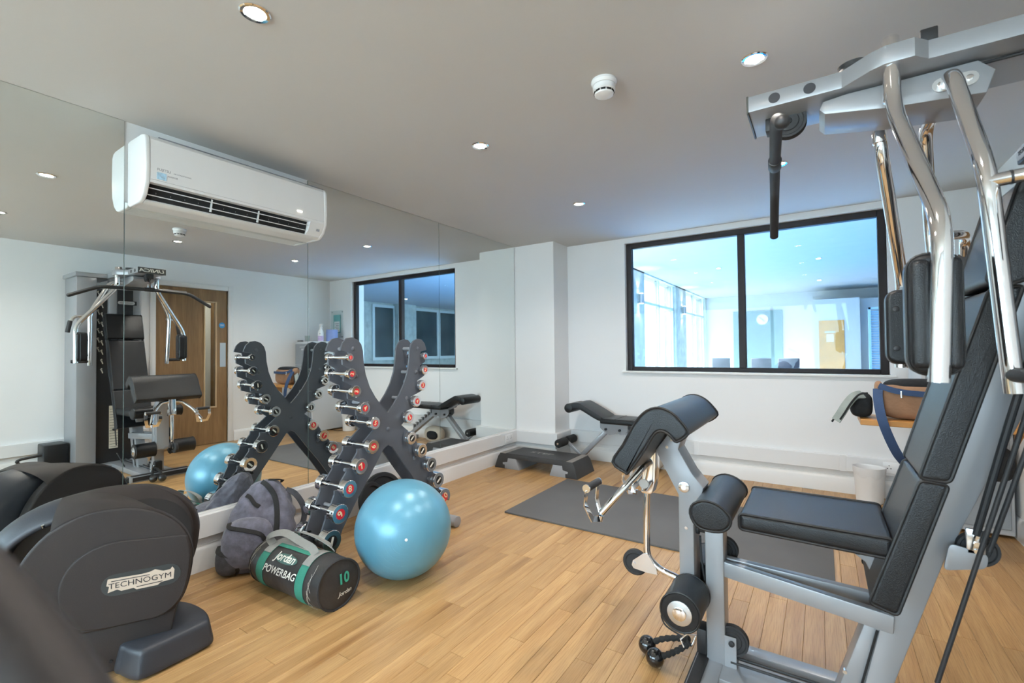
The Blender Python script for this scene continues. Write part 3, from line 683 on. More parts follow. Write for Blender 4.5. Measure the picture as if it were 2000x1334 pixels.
text('AIR CONDITIONING', 0.0085, (0.2258, 1.035, 2.119), Y3, Z3, X3, 0.0006).obj('brand_lettering', LETG, ac)
st = MB().box((0.2245, 0.925, 2.074), (0.2268, 0.965, 2.108)).obj('blue_sticker', mat('sticker_blue', (0.45, 0.66, 0.82), 0.4, vary=0.25, vscale=80), ac)
text('INVERTER', 0.010, (0.2262, 0.992, 2.098), Y3, Z3, X3, 0.0006).obj('sticker_lettering', LETG, ac)
MB().obox((0.201, 1.803, 2.012), (0.201, 1.826, 2.012), 0.003, 0.018, up=(0.42, 0, 0.9)).obj('label_patch', LETG, ac)

# ------------------------------------------------------------------ dumbbell rack
RY = 2.03; XF, XBK = 0.615, 0.470        # front face of front plate, back face of the rear plate
CO = (0.306, 0.299, 0.271, 0.213, 0.141, 0.158, 0.249, 0.332, 0.398, 0.454)
CZ = (1.185, 1.090, 0.986, 0.883, 0.785, 0.647, 0.549, 0.439, 0.318, 0.187)
HD = (0.046, 0.062, 0.069, 0.073, 0.075, 0.083, 0.090, 0.098, 0.107, 0.119)   # head diameters
def low_edge(z):
    P = [(0.156, 0.722), (0.123, 0.735), ]
    pts = [(0.735, 0.11), (0.70, 0.165), (0.635, 0.222), (0.431, 0.378), (0.24, 0.468), (0.156, 0.497), (0.09, 0.475)]
    for (za, oa), (zb, ob) in zip(pts, pts[1:]):
        if za >= z >= zb: return oa+(ob-oa)*(za-z)/(za-zb)
    return pts[-1][1]
half = []     # one half outline from the upper crotch, out along the arm, down the outside to the lower crotch
half += [(0.0, 0.828), (0.040, 0.868), (0.098, 0.935), (0.142, 1.003), (0.172, 1.080), (0.186, 1.155), (0.192, 1.225), (0.204, 1.262), (0.230, 1.290), (0.268, 1.303), (0.305, 1.297), (0.332, 1.272), (0.346, 1.240), (0.349, 1.226)]
for i in range(5):
    c, z = CO[i], CZ[i]
    half += [(c-0.012, z+0.030), (c-0.017, z+0.006), (c-0.010, z-0.014), (c+0.030, z-0.012), (c+0.028, z-0.042)] if i < 4 else [(c-0.012, z+0.030), (c-0.017, z+0.006), (c-0.010, z-0.014), (c+0.022, z-0.013), (c-0.028, z-0.05)]
for i in range(5, 10):
    c, z = CO[i], CZ[i]; e0, e1 = low_edge(z+0.022), low_edge(z-0.022)
    half += [(e0, z+0.026), (c-0.008, z+0.017), (c-0.017, z+0.002), (c-0.010, z-0.014), (e1+0.004, z-0.006), (e1+0.006, z-0.028)]
half += [(0.497, 0.13), (0.487, 0.095), (0.465, 0.075), (0.405, 0.068), (0.385, 0.085), (0.34, 0.20), (0.245, 0.335), (0.135, 0.475), (0.036, 0.606), (0.0, 0.625)]
outline = [(RY+a, b) for a, b in half] + [(RY-a, b) for a, b in reversed(half[1:-1])]
rack = thing('dumbbell_rack', (0.54, RY, 0), 'slate grey X-shaped twin-plate dumbbell rack beside the mirrors', 'rack')
for x0 in (XF-0.012, XBK):
    MB().prism(outline, (x0, 0, 0), Y3, Z3, X3, 0.012, bev=0.0).obj('side_plate', RACKM, rack, smooth=False)
for a, b in ((0.262, 1.235), (-0.262, 1.235), (0.245, 1.075), (-0.245, 1.075), (0.16, 0.905), (-0.16, 0.905), (0.0, 0.725), (0.225, 0.50), (-0.225, 0.50), (0.36, 0.33), (-0.36, 0.33), (0.42, 0.14), (-0.42, 0.14)):
    MB().cyl((XBK+0.01, RY+a, b), (XF-0.01, RY+a, b), 0.011, 14).obj('spacer_bar', SILVERD, rack)
    for xx, d in ((XF, 1), (XBK, -1)):
        MB().lathe([(0.014, 0), (0.0135, 0.003), (0.010, 0.006), (0.005, 0.008), (0, 0.0085)], (xx, RY+a, b), X3*d, 16).obj('bolt_head', RACKM, rack)
for s in (-1, 1):
    y = RY+s*0.435 if s < 0 else RY+0.50
    y = RY+s*0.445
    xs = 0.325 if s < 0 else 0.24
    ft = MB().cyl((xs, y, 0.040), (0.80, y, 0.040), 0.036, 24, 0.002).obj('foot_tube', SILVER, rack)
    for xx in (xs-0.004, 0.794): MB().cyl((xx, y, 0.040), (xx+0.012, y, 0.040), 0.0368, 24, 0.002).obj('end_cap', SILVERD, ft)
    for xx in (XF-0.012, XBK): MB().box((xx-0.002, y-0.05, 0.03), (xx+0.014, y+0.05, 0.09), bev=0.002, seg=1).obj('saddle', RACKM, rack)

ORD = 'first second third fourth fifth sixth seventh eighth ninth tenth'.split()
def dumbbell(i, s):
    """row i (0 at the top), arm s (-1 left, +1 right)"""
    kg = i+1; y, z = RY+s*CO[i], CZ[i]; r = HD[i]/2
    L = 0.030+0.0035*i                       # head length
    red_front = (i < 9) if s < 0 else (i < 5 or i == 9)
    arm = 'left' if s < 0 else 'right'
    t = thing('dumbbell', (0.5425, y, z-r), 'chrome dumbbell with %s disc, %s from top on the rack\'s %s arm' % (('red %d' % kg) if red_front else 'black striped', ORD[i], arm), 'dumbbell', 'dumbbells on the rack')
    xa, xb = XBK-0.006, XF+0.006
    MB().lathe([(0.0135, 0), (0.0135, 0.03), (0.0125, 0.045), (0.0125, xb-xa-0.045), (0.0135, xb-xa-0.03), (0.0135, xb-xa)], (xa, y, z), X3, 18).obj('handle', CHROME, t)
    for x0, d, front in ((xb, 1, True), (xa, -1, False)):
        g = 0.0012
        h = MB().lathe([(0, 0), (r*0.72, 0), (r*0.93, 0.002), (r, 0.006), (r, L*0.50), (r-g, L*0.505), (r-g, L*0.55), (r, L*0.555), (r, L*0.66), (r-g, L*0.665), (r-g, L*0.71), (r, L*0.715), (r, L-0.003), (r-0.003, L), (r*0.54, L), (r*0.54, L-0.0015), (0, L-0.0015)], (x0, y, z), X3*d, 30).obj('head', CHROME, t)
        red = red_front if front else (not red_front)
        xf = x0+d*(L-0.0015)
        c = MB().cyl((xf, y, z), (xf+d*0.001, y, z), r*0.54, 24).obj('end_disc', REDCAP if red else BLKCAP, h)
        u = Y3*d; a = random.uniform(-0.9, 0.9) if red else random.uniform(0.6, 1.5)
        if red and s < 0 and i in (1, 2, 5): a = 1.4
        uu = u*math.cos(a)+Z3*math.sin(a); vv = Z3*math.cos(a)-u*math.sin(a)
        if red: text(str(kg), r*1.0, (xf+d*0.001, y, z), uu, vv, X3*d, 0.0006, bold=0.02).obj('number', LETGOLD, h)
        else: MB().obox(V((xf+d*0.0014, y, z))-uu*r*0.40, V((xf+d*0.0014, y, z))+uu*r*0.40, 0.001, r*0.22, up=vv).obj('stripe', LETW, h)
for s in (-1, 1):
    for i in range(10): dumbbell(i, s)

# ------------------------------------------------------------------ gym ball
BC, BR = V((0.997, 1.800, 0.2545)), 0.2565
t = MB().sphere((0, 0, 0), BR, 96, 64)
ball = t.obj('gym_ball', BALLM, label='large pearly blue gym ball on the floor before the rack', cat='ball', origin=(0, 0, 0))
vd = V((0.219, -0.187, 0.035)).normalized()
ball.rotation_euler = vd.to_track_quat('Z', 'Y').to_euler(); ball.location = BC
WLOC[ball.name] = V((0, 0, 0))
MB().lathe([(0, BR+0.002), (0.006, BR+0.002), (0.0075, BR), (0.0075, BR-0.004)], (0, 0, 0), Z3, 16).obj('valve_plug', PLASTW, ball)

# ------------------------------------------------------------------ power bag
pa, pb, pr = V((0.440, 1.372, 0.116)), V((0.985, 1.398, 0.116)), 0.117
pax = (pb-pa).normalized(); psd = V((0, 0, 1)).cross(pax).normalized()    # points +Y-ish
bag = thing('power_bag', ((pa+pb)/2).to_tuple()[:2]+(0,), 'black and green weighted fitness bag with grey webbing handles on the floor', 'fitness bag')
def bagpt(s, ang, off=0.0):
    """s metres along the axis, ang from the camera-side horizontal upward"""
    L_ = (pb-pa).length; e = 0.0
    k = 1+0.025*math.sin(s*23+ang*2)*0.5+0.02*math.sin(ang*3+s*9)
    if s < 0.03: k *= 0.93+0.07*(s/0.03)
    if s > L_-0.02: k *= 0.96
    r = pr*k+off
    z = math.sin(ang)*r
    zz = pa.z+z*(0.98 if z > 0 else 1.0)
    p = pa+pax*s-psd*(math.cos(ang)*r*1.04); p.z = max(0.002-off*0, zz)
    return p
LB = (pb-pa).length
m = MB().surf(lambda u, v: bagpt(v*LB, u*2*PI), 56, 30, True)
for s_ in (0.0, LB):
    for k in range(56): pass
m.obj('body', BAGB, bag)
def disc(s, d, r0, name, mt, bulge):
    m = MB(); 
    m.surf(lambda u, v: bagpt(s, u*2*PI, 0.002)*(1-v)+(pa+pax*(s+d*bulge*math.sin(v*PI/2)))*v if v > 0 else bagpt(s, u*2*PI, 0.002), 48, 6, True)
    return m.obj(name, mt, bag)
disc(LB, 1, pr, 'end_panel', BAGB, 0.022); disc(0.0, -1, pr, 'end_panel', BAGB, 0.03)
for s_ in (LB+0.001, 0.004): MB().tube([bagpt(s_, 2*PI*k/48, 0.002) for k in range(48)], 0.0055, 8, closed=True).obj('rim_piping', RUBBER, bag)
for s0, s1 in ((0.075, 0.130), (0.385, 0.440)):
    MB().surf(lambda u, v: bagpt(s0+(s1-s0)*v, u*2*PI, 0.0022), 56, 4, True).obj('green_band', TEAL, bag)
    MB().surf(lambda u, v: bagpt(s0+(s1-s0)*v, 0.85+u*1.0, 0.0050), 16, 3).obj('grey_webbing_patch', WEBG, bag)
MB().surf(lambda u, v: bagpt(0.13+0.255*v, 1.25+u*0.55, 0.0030), 12, 8).obj('green_top_patch', TEAL, bag)
MB().surf(lambda u, v: bagpt(0.10+0.31*v, 1.42+u*0.28, 0.0048), 12, 8).obj('grey_webbing_strip', WEBG, bag)
hp = smooth_open([bagpt(0.085, 1.25, 0.004), bagpt(0.085, 1.35, 0.040)+V((-0.02, -0.012, 0)), bagpt(0.14, 1.5, 0.055), bagpt(0.25, 1.6, 0.022), bagpt(0.35, 1.55, 0.012), bagpt(0.41, 1.35, 0.006)], 8)
MB().tube(hp, 0.01, flat=(0.038, 0.004, (0.1, -0.6, 0.8))).obj('carry_handle', WEBG, bag)
hp = smooth_open([bagpt(0.10, 2.1, 0.006), bagpt(0.13, 1.95, 0.04), bagpt(0.26, 1.9, 0.05), bagpt(0.40, 1.9, 0.035), bagpt(0.43, 2.1, 0.006)], 8)
MB().tube(hp, 0.01, flat=(0.036, 0.004, (0.0, 0.3, 0.9))).obj('carry_handle', WEBG, bag)
for k in range(4):
    s0 = 0.472+0.006*k; a0 = 0.0+0.33*k
    MB().tube(smooth_open([bagpt(s0, a0, 0.004), bagpt(s0+0.01, a0-0.35, 0.008), bagpt(s0-0.008, a0-0.7, 0.005), bagpt(s0+0.012, a0-1.0, 0.006)], 5), 0.00045, 5).obj('frayed_thread', LETW, bag)
for k in range(4):
    MB().tube(smooth_open([bagpt(0.02+0.008*k, 1.5-0.3*k, 0.004), bagpt(0.03, 1.1-0.3*k, 0.009), bagpt(0.018, 0.7-0.25*k, 0.004)], 5), 0.00045, 5).obj('frayed_thread', LETW, bag)
def bagtext(s, size, sc, ang, mt, shear=0.0, sx=1.0):
    f = lambda x, y, z: bagpt(sc+x, ang+y/pr, 0.0045+z)
    text(s, size, (0, 0, 0), X3, Z3, Y3, 0.0005, shear=shear, fn=f, sx=sx, bold=0.012).obj('lettering', mt, bag)
bagtext('POWERBAG', 0.046, 0.255, 0.30, LETW, 0.25, 1.0)
MB().surf(lambda u, v: bagpt(0.262+0.085*math.cos(u*2*PI)*v, 0.83+0.20*math.sin(u*2*PI)*v, 0.0033), 28, 3, True).obj('logo_oval', mat('dull_green_print', (0.07, 0.15, 0.13), 0.6, vary=0.1), bag)
bagtext('Jordan', 0.056, 0.255, 0.86, LETW, 0.15)
ec = pb+pax*0.0215
eu = psd; 
def endfn(c, su):
    def f(x, y, z):
        rr = math.hypot(c[0]+x, c[1]+y)/pr; h = 0.022*math.sin(max(0, (1-rr))*PI/2)+0.0022
        return pb+psd*(c[0]+x)+Z3*(c[1]+y)+pax*(h+z)
    return f
text('10', 0.066, (0, 0, 0), psd, Z3, pax, 0.0006, fn=endfn((0.012, 0.025), 1), bold=0.03).obj('lettering', mat('green_print', (0.04, 0.33, 0.23), 0.5, vary=0.05), bag)
text('Jordan', 0.030, (0, 0, 0), psd, Z3, pax, 0.0006, fn=endfn((0.022, -0.042), 1), shear=0.15).obj('lettering', LETW, bag)

# ------------------------------------------------------------------ backpack leaning on the skirting
bp_ = thing('backpack', (0.208, 1.425, 0), 'grey-blue heather backpack with black zips leaning under the mirror', 'backpack')
fn_ = V((0.80, -0.60, 0)); sd_ = V((0.60, 0.80, 0))            # front normal, sideways (image right)
def packpt(th, v, off=0.0):
    """th around (0 = front), v 0..1 upward"""
    prof_w = [(0, 0.150), (0.12, 0.182), (0.35, 0.192), (0.6, 0.178), (0.8, 0.140), (0.93, 0.085), (1.0, 0.0)]
    prof_d = [(0, 0.100), (0.12, 0.128), (0.35, 0.128), (0.6, 0.108), (0.8, 0.082), (0.93, 0.050), (1.0, 0.0)]
    def ev(P):
        for (a, x), (b, y) in zip(P, P[1:]):
            if a <= v <= b: t = (v-a)/(b-a); t = t*t*(3-2*t)*0.4+t*0.6; return x+(y-x)*t
        return P[-1][1]
    w, d = ev(prof_w)*0.94, ev(prof_d)*0.96
    c, s = math.cos(th), math.sin(th); e = 0.72
    a = math.copysign(abs(s)**e, s)*w; b = math.copysign(abs(c)**e, c)*d
    wr_ = 0.006*math.sin(9*th+14*v)*math.sin(21*v+3*th)+0.004*math.sin(31*v+5*th)
    k = 1+(wr_*(1 if 0.04 < v < 0.97 else 0)+off)/max(0.05, math.hypot(a, b))
    lean = -0.10*v*v
    base = V((0.208, 1.425, 0.006+0.458*(v if v < 0.93 else 0.93+0.07*math.sin((v-0.93)/0.07*PI/2))))
    return base+sd_*(a*k+0.03*v)+fn_*(b*k+lean)
MB().surf(lambda u, v: packpt(u*2*PI, v), 64, 44, True).obj('main_compartment', PACK, bp_)
def lump(c, rs, name, mt, e=0.75):
    def f(u, v):
        a = u*2*PI; b = (v-0.5)*PI
        p = lambda x: math.copysign(abs(x)**e, x)
        return V(c)+sd_*(rs[0]*p(math.cos(b))*p(math.sin(a)))+fn_*(rs[1]*p(math.cos(b))*p(math.cos(a)))+Z3*(rs[2]*p(math.sin(b)))
    return MB().surf(f, 36, 20, True).obj(name, mt, bp_)
B0 = V((0.208, 1.425, 0))
fp = lump(B0+sd_*(-0.035)+fn_*0.075+Z3*0.165, (0.130, 0.085, 0.135), 'front_pocket', PACK)
lp = lump(B0+sd_*(-0.125)+fn_*0.055+Z3*0.085, (0.070, 0.085, 0.083), 'side_pocket', PACKD)
def surfline(pts, off): return smooth_open([packpt(a, v, off) for a, v in pts], 7)
MB().tube(surfline([(-0.35, 0.97), (0.1, 0.94), (0.35, 0.84), (0.42, 0.68), (0.40, 0.50), (0.36, 0.34)], 0.008), 0.011, 8, flat=(0.026, 0.012, (0.6, -0.6, 0.4))).obj('zip', ZIP, bp_)
MB().tube(surfline([(-0.75, 0.86), (-0.45, 0.84), (-0.15, 0.775), (-0.02, 0.74)], 0.008), 0.01, 8, flat=(0.02, 0.012, (0.6, -0.6, 0.6))).obj('zip', ZIP, bp_)
def lumpline(c, rs, pts, e=0.75, off=1.03):
    p = lambda x: math.copysign(abs(x)**e, x); out = []
    for a, b in pts: out.append(V(c)+(sd_*(rs[0]*p(math.cos(b))*p(math.sin(a)))+fn_*(rs[1]*p(math.cos(b))*p(math.cos(a)))+Z3*(rs[2]*p(math.sin(b))))*off)
    return smooth_open(out, 7)
MB().tube(lumpline(B0+sd_*(-0.035)+fn_*0.075+Z3*0.165, (0.130, 0.085, 0.135), [(-1.5, 0.95), (-0.8, 0.80), (0.0, 0.62), (0.55, 0.30), (0.75, -0.1), (0.8, -0.5)]), 0.01, 8, flat=(0.020, 0.008, (0.5, -0.5, 0.6))).obj('zip', ZIP, fp)
MB().tube(lumpline(B0+sd_*(-0.125)+fn_*0.055+Z3*0.085, (0.070, 0.085, 0.083), [(-1.7, 0.80), (-0.8, 0.65), (0.0, 0.45), (0.5, 0.1), (0.62, -0.4), (0.66, -0.8)]), 0.01, 8, flat=(0.022, 0.008, (0.5, -0.5, 0.6))).obj('zip', ZIP, lp)
MB().tube(smooth_open([packpt(1.5, 0.86, 0.004), packpt(1.55, 0.80, 0.03), packpt(1.6, 0.62, 0.045), packpt(1.6, 0.45, 0.04), packpt(1.6, 0.33, 0.004)], 8), 0.01, 8, flat=(0.03, 0.012, (0.8, -0.3, 0.3))).obj('shoulder_strap', PACKD, bp_)
MB().tube(smooth_open([packpt(0.9, 0.985, 0.002), packpt(1.4, 0.98, 0.03), packpt(1.9, 0.955, 0.03), packpt(2.2, 0.93, 0.002)], 6), 0.01, 8, flat=(0.022, 0.005, (0, 0, 1))).obj('grab_loop', ZIP, bp_)

# ------------------------------------------------------------------ weight plates behind the rack
def weight_plate(c, n, r, label):
    n = V(n).normalized(); c = V(c)
    t = thing('weight_plate', (c.x, c.y, 0.0), label, 'weight plate', 'black weight plates by the wall')
    w = 0.020
    MB().lathe([(0.018, -w*0.6), (r*0.38, -w*0.6), (r*0.42, -w*0.25), (r*0.76, -w*0.25), (r*0.80, -w), (r*0.96, -w), (r, -w*0.6), (r, w*0.6), (r*0.96, w), (r*0.80, w), (r*0.76, w*0.25), (r*0.42, w*0.25), (r*0.38, w*0.6), (0.018, w*0.6), (0.018, -w*0.6)], c, n, 48).obj('disc', RUBBER, t)
    MB().lathe([(0.0135, -w*0.65), (0.022, -w*0.65), (0.022, w*0.65), (0.0135, w*0.65), (0.0135, -w*0.65)], c, n, 24).obj('bore_ring', CHROMEB, t)
weight_plate((0.135, 2.40, 0.152), (0.93, -0.28, 0.24), 0.150, 'black weight plate leaning flat on the skirting behind the rack')
weight_plate((0.245, 2.215, 0.146), (0.90, 0.30, 0.30), 0.145, 'black weight plate propped at an angle behind the rack leg')

# ------------------------------------------------------------------ exercise machine housing (lower left)
ea = math.radians(26); ET = V((math.sin(ea), math.cos(ea), 0)); EN = V((math.cos(ea), -math.sin(ea), 0)); EP = V((0.69, 0.66, 0))
def ep(a, z, d=0.0): return EP+ET*a+EN*d+Z3*z
em = thing('cross_trainer', (0.56, 0.62, 0), 'dark grey exercise machine with a rounded wheel housing and beige badge', 'exercise machine')
face = smooth_closed([(0.222, 0.39), (0.216, 0.455), (0.192, 0.515), (0.150, 0.566), (0.090, 0.606), (0.020, 0.630), (-0.074, 0.634), (-0.152, 0.613), (-0.214, 0.573), (-0.266, 0.509), (-0.301, 0.431), (-0.315, 0.345), (-0.300, 0.265), (-0.245, 0.210), (-0.150, 0.192), (0.0, 0.186), (0.118, 0.188), (0.175, 0.222), (0.207, 0.29)], 5)
MB().prism(face, ep(0, 0, -0.045), ET, Z3, EN, 0.045, bev=0.010, seg=3).obj('side_cover', HOUSE, em, angle=50, wn=True)
MB().prism(face, ep(0, 0, -0.385), ET, Z3, EN, 0.045, bev=0.010, seg=3).obj('side_cover', HOUSE, em, angle=50, wn=True)
DCA, DCZ, DR = -0.16, 0.352, 0.307          # flywheel drum centre and ridge radius
MB().lathe([(0, 0), (0.225, 0), (0.250, 0.004), (0.275, 0.035), (0.296, 0.080), (0.305, 0.112), (DR, 0.135), (0.305, 0.158), (0.297, 0.182), (0.280, 0.212), (0.258, 0.230), (0.247, 0.234), (0.238, 0.232), (0.234, 0.225), (0.232, 0.10), (0, 0.10)], ep(DCA, DCZ, -0.328), EN, 72).obj('drum_cover', HOUSEB, em, angle=50)
core = [(-0.06+(a-(-0.06))*0.90, 0.40+(z-0.40)*0.90) for a, z in face]
MB().prism(core, ep(0, 0, -0.36), ET, Z3, EN, 0.34).obj('inner_core', DARKVOID, em)
# caps that bridge from the side covers to the ridge on the right-hand part
arc = [p for p in face if (p[0] > -0.205 and p[1] > 0.30)]
arc.sort(key=lambda p: math.atan2(p[1]-0.40, p[0]+0.04))
def ridge(q):
    d = V((q[0]-DCA, q[1]-DCZ)); d.normalize(); return (DCA+d.x*(DR+0.002), DCZ+d.y*(DR+0.002))
for d0 in (-0.004, -0.381):
    def capf(u, v, d0=d0):
        q = arc[min(len(arc)-1, int(round(u*(len(arc)-1))))]; r = ridge(q); k = math.sin(v*PI/2)
        return ep(q[0]*(1-v)+r[0]*v, (q[1]*(1-v)+r[1]*v)+0.012*math.sin(v*PI), d0+(-0.193-d0)*(1-math.cos(v*PI/2))*0.35+(-0.193-d0)*v*0.65)
    MB().surf(capf, len(arc)-1, 8).obj('top_cap', HOUSE, em, angle=60)
MB().cyl(ep(-0.236, 0.584, -0.066), ep(-0.238, 0.594, -0.062), 0.005, 12).obj('screw', CHROME, em)
# raised panel on the face
panel = smooth_closed([(0.214, 0.40), (0.206, 0.470), (0.196, 0.492), (0.120, 0.500), (0.050, 0.506), (-0.027, 0.510), (-0.089, 0.494), (-0.139, 0.459), (-0.172, 0.402), (-0.179, 0.345), (-0.165, 0.275), (-0.125, 0.215), (-0.060, 0.196), (0.05, 0.193), (0.116, 0.194), (0.168, 0.226), (0.200, 0.29)], 5)
MB().prism(panel, ep(0, 0, -0.004), ET, Z3, EN, 0.012, bev=0.006, seg=3).obj('raised_panel', HOUSE, em, angle=50, wn=True)
bd = MB().prism(stadium(0.062, 0.350, 0.122, 0.040), ep(0, 0, 0.0078), ET, Z3, EN, 0.0014).obj('badge_recess', mat('dark_green_grey_badge', (0.035, 0.040, 0.042), 0.45, vary=0.1), em)
badge = [(-0.040, 0.326), (-0.036, 0.348), (-0.044, 0.352), (-0.040, 0.376), (0.060, 0.372), (0.085, 0.374), (0.102, 0.380), (0.128, 0.368), (0.150, 0.369), (0.156, 0.378), (0.163, 0.366), (0.160, 0.330), (0.120, 0.326), (0.110, 0.318), (0.045, 0.318), (0.036, 0.326), (0.0, 0.324), (-0.012, 0.332)]
MB().prism(badge, ep(0, 0, 0.009), ET, Z3, EN, 0.0010).obj('badge', BADGE, em, smooth=False)
lt = text('TECHNOGYM', 0.0285, ep(0.058, 0.3475, 0.0101), ET, Z3, EN, 0.0006, sx=1.08)
lt.prism([(-0.030, 0.3645), (0.085, 0.3625), (0.085, 0.3652), (-0.030, 0.3672)], ep(0, 0, 0.0101), ET, Z3, EN, 0.0006).prism([(0.045, 0.3265), (0.125, 0.3285), (0.125, 0.3312), (0.045, 0.3292)], ep(0, 0, 0.0101), ET, Z3, EN, 0.0006)
lt.obj('lettering', LETD, em)
# plinth under the housing and front foot
MB().prism([(-0.33, 0.012), (0.10, 0.012), (0.150, 0.10), (0.165, 0.20), (0.0, 0.24), (-0.28, 0.24), (-0.33, 0.12)], ep(0, 0, -0.365), ET, Z3, EN, 0.342, bev=0.010).obj('plinth', HOUSE, em)
MB().cyl(ep(-0.035, 0.055, -0.024), ep(-0.035, 0.055, -0.019), 0.006, 12).obj('bolt_hole', DARKVOID, em)
def foot(parent, corners, z0, z1, inset, name):
    """rounded stabiliser foot: corners = floor outline"""
    n = len(corners); cxx = sum(c[0] for c in corners)/n; cyy = sum(c[1] for c in corners)/n
    ol = smooth_closed(corners, 5); m = MB()
    lv_ = [(0.985, z0), (1.0, z0+0.008), (0.99, z0+0.02), (1-inset*0.8, z1-0.022), (1-inset, z1-0.008), (1-inset-0.06, z1), (0.5, z1+0.003), (0.0, z1+0.004)]
    m.surf(lambda u, v: (lambda k, z, q: V((cxx+(q[0]-cxx)*k, cyy+(q[1]-cyy)*k, z)))(lv_[int(round(v*(len(lv_)-1)))][0], lv_[int(round(v*(len(lv_)-1)))][1], ol[int(round(u*len(ol))) % len(ol)]), len(ol), len(lv_)-1, True)
    return m.obj(name, HOUSEB, parent, angle=60)
foot(em, [(0.640, 0.655), (0.700, 0.652), (0.775, 0.668), (0.800, 0.700), (0.800, 0.800), (0.792, 0.905), (0.770, 0.945), (0.66, 0.968), (0.52, 0.955), (0.45, 0.90), (0.50, 0.78)], 0.012, 0.112, 0.10, 'front_foot')
for p in ((0.74, 0.72), (0.70, 0.90), (0.52, 0.90), (0.38, 0.42)): MB().cyl((p[0], p[1], 0), (p[0], p[1], 0.02), 0.018, 14).obj('levelling_foot', RUBBER, em)
# rear drive: crank arm and pedal bar on the side away from the frame
MB().obox(ep(-0.33, 0.10, -0.15), ep(-0.80, 0.05, -0.15), 0.10, 0.07, bev=0.012).obj('rear_rail', HOUSE, em)
MB().obox(ep(-0.80, 0.035, -0.36), ep(-0.80, 0.035, 0.06), 0.09, 0.07, bev=0.015).obj('rear_foot', HOUSEB, em)

# ------------------------------------------------------------------ second machine, its handle close to the lens
hm = thing('exercise_machine', (1.9, 0.25, 0), 'dark grey exercise machine close to the camera with a thick handle', 'exercise machine')
foot(hm, [(0.985, 0.560), (1.06, 0.690), (1.10, 0.705), (1.15, 0.690), (1.19, 0.60), (1.18, 0.47), (1.10, 0.40), (1.0, 0.44)], 0.012, 0.105, 0.10, 'front_foot')
for p in ((1.08, 0.62), (1.09, 0.46)): MB().cyl((p[0], p[1], 0), (p[0], p[1], 0.02), 0.018, 14).obj('levelling_foot', RUBBER, hm)
MB().obox((1.10, 0.50, 0.07), (2.35, -0.10, 0.07), 0.12, 0.08, bev=0.012).obj('base_rail', HOUSE, hm)
MB().obox((2.30, -0.35, 0.045), (2.42, 0.15, 0.045), 0.09, 0.075, bev=0.012).obj('rear_foot', HOUSEB, hm)
MB().tube([(2.30, -0.08, 0.08), (2.42, -0.06, 0.55), (2.56, 0.0, 0.95)], 0.035, 18, fillet=0.15).obj('upright_post', HOUSE, hm)
MB().tube([(2.42, -0.02, 1.20), (2.58, 0.04, 1.107), (2.65, 0.063, 1.056), (2.76, 0.09, 0.95)], 0.020, 20, fillet=0.05).obj('handle', HOUSE, hm)
MB().obox((2.55, 0.0, 0.93), (2.62, 0.045, 1.065), 0.03, 0.03, bev=0.006).obj('handle_stem', HOUSE, hm)

# ------------------------------------------------------------------ exercise mat
MB().box((0.915, 2.885, 0.0), (2.953, 3.918, 0.013), bev=0.003).obj('exercise_mat', MATM, label='large dark grey exercise mat on the floor in front of the window', cat='mat')

# ------------------------------------------------------------------ aerobic step
stp = thing('aerobic_step', (0.515, 4.17, 0), 'charcoal aerobic step platform on grey risers in the corner', 'step platform')
SX0, SX1, SY0, SY1 = 0.045, 0.995, 3.965, 4.365
topo = [(SX0, 0.0), (SX0+0.035, 0.118), (SX0+0.060, 0.150), (SX1-0.060, 0.150), (SX1-0.035, 0.118), (SX1, 0.0), (SX1-0.125, 0.0), (SX1-0.135, 0.062), (SX1-0.185, 0.075), (SX1-0.26, 0.105), (SX0+0.26, 0.105), (SX0+0.185, 0.075), (SX0+0.135, 0.062), (SX0+0.125, 0.0)]
def stepdeck():
    t = MB().prism(topo, (0, SY0, 0), X3, Z3, Y3, SY1-SY0, bev=0.006)
    for v in t.bm.verts:     # flanks lean inward
        k = (0.14-v.co.z)*0.12
        v.co.y += (-1 if v.co.y < (SY0+SY1)/2 else 1)*(k-0.017)
    return t
stepdeck().obj('deck', STEPD, stp)
MB().box((SX0+0.13, SY0+0.025, 0.1500), (SX1-0.13, SY1-0.025, 0.1535), bev=0.002, seg=1).obj('rubber_top', STEPD, stp)
for x0, x1 in ((SX0+0.058, SX0+0.128), (SX1-0.128, SX1-0.058)):
    MB().box((x0, SY0+0.02, 0.1495), (x1, SY1-0.02, 0.1525), bev=0.002, seg=1).obj('end_band', STEPT, stp)
text('STEP', 0.085, (0.50, 4.17, 0.1536), X3, Y3, Z3, 0.0006, sx=1.5).obj('lettering', STEPT, stp)
for x0, s in ((SX0+0.215, 1), (SX1-0.215, -1)):
    r_ = [(-0.115, 0.0), (-0.115, 0.060), (-0.06, 0.068), (-0.05, 0.108), (0.045, 0.108), (0.085, 0.0)]
    MB().prism([(a*s, b) for a, b in r_], (x0, SY0+0.005, 0), X3, Z3, Y3, SY1-SY0-0.01, bev=0.004).obj('riser', STEPG, stp)

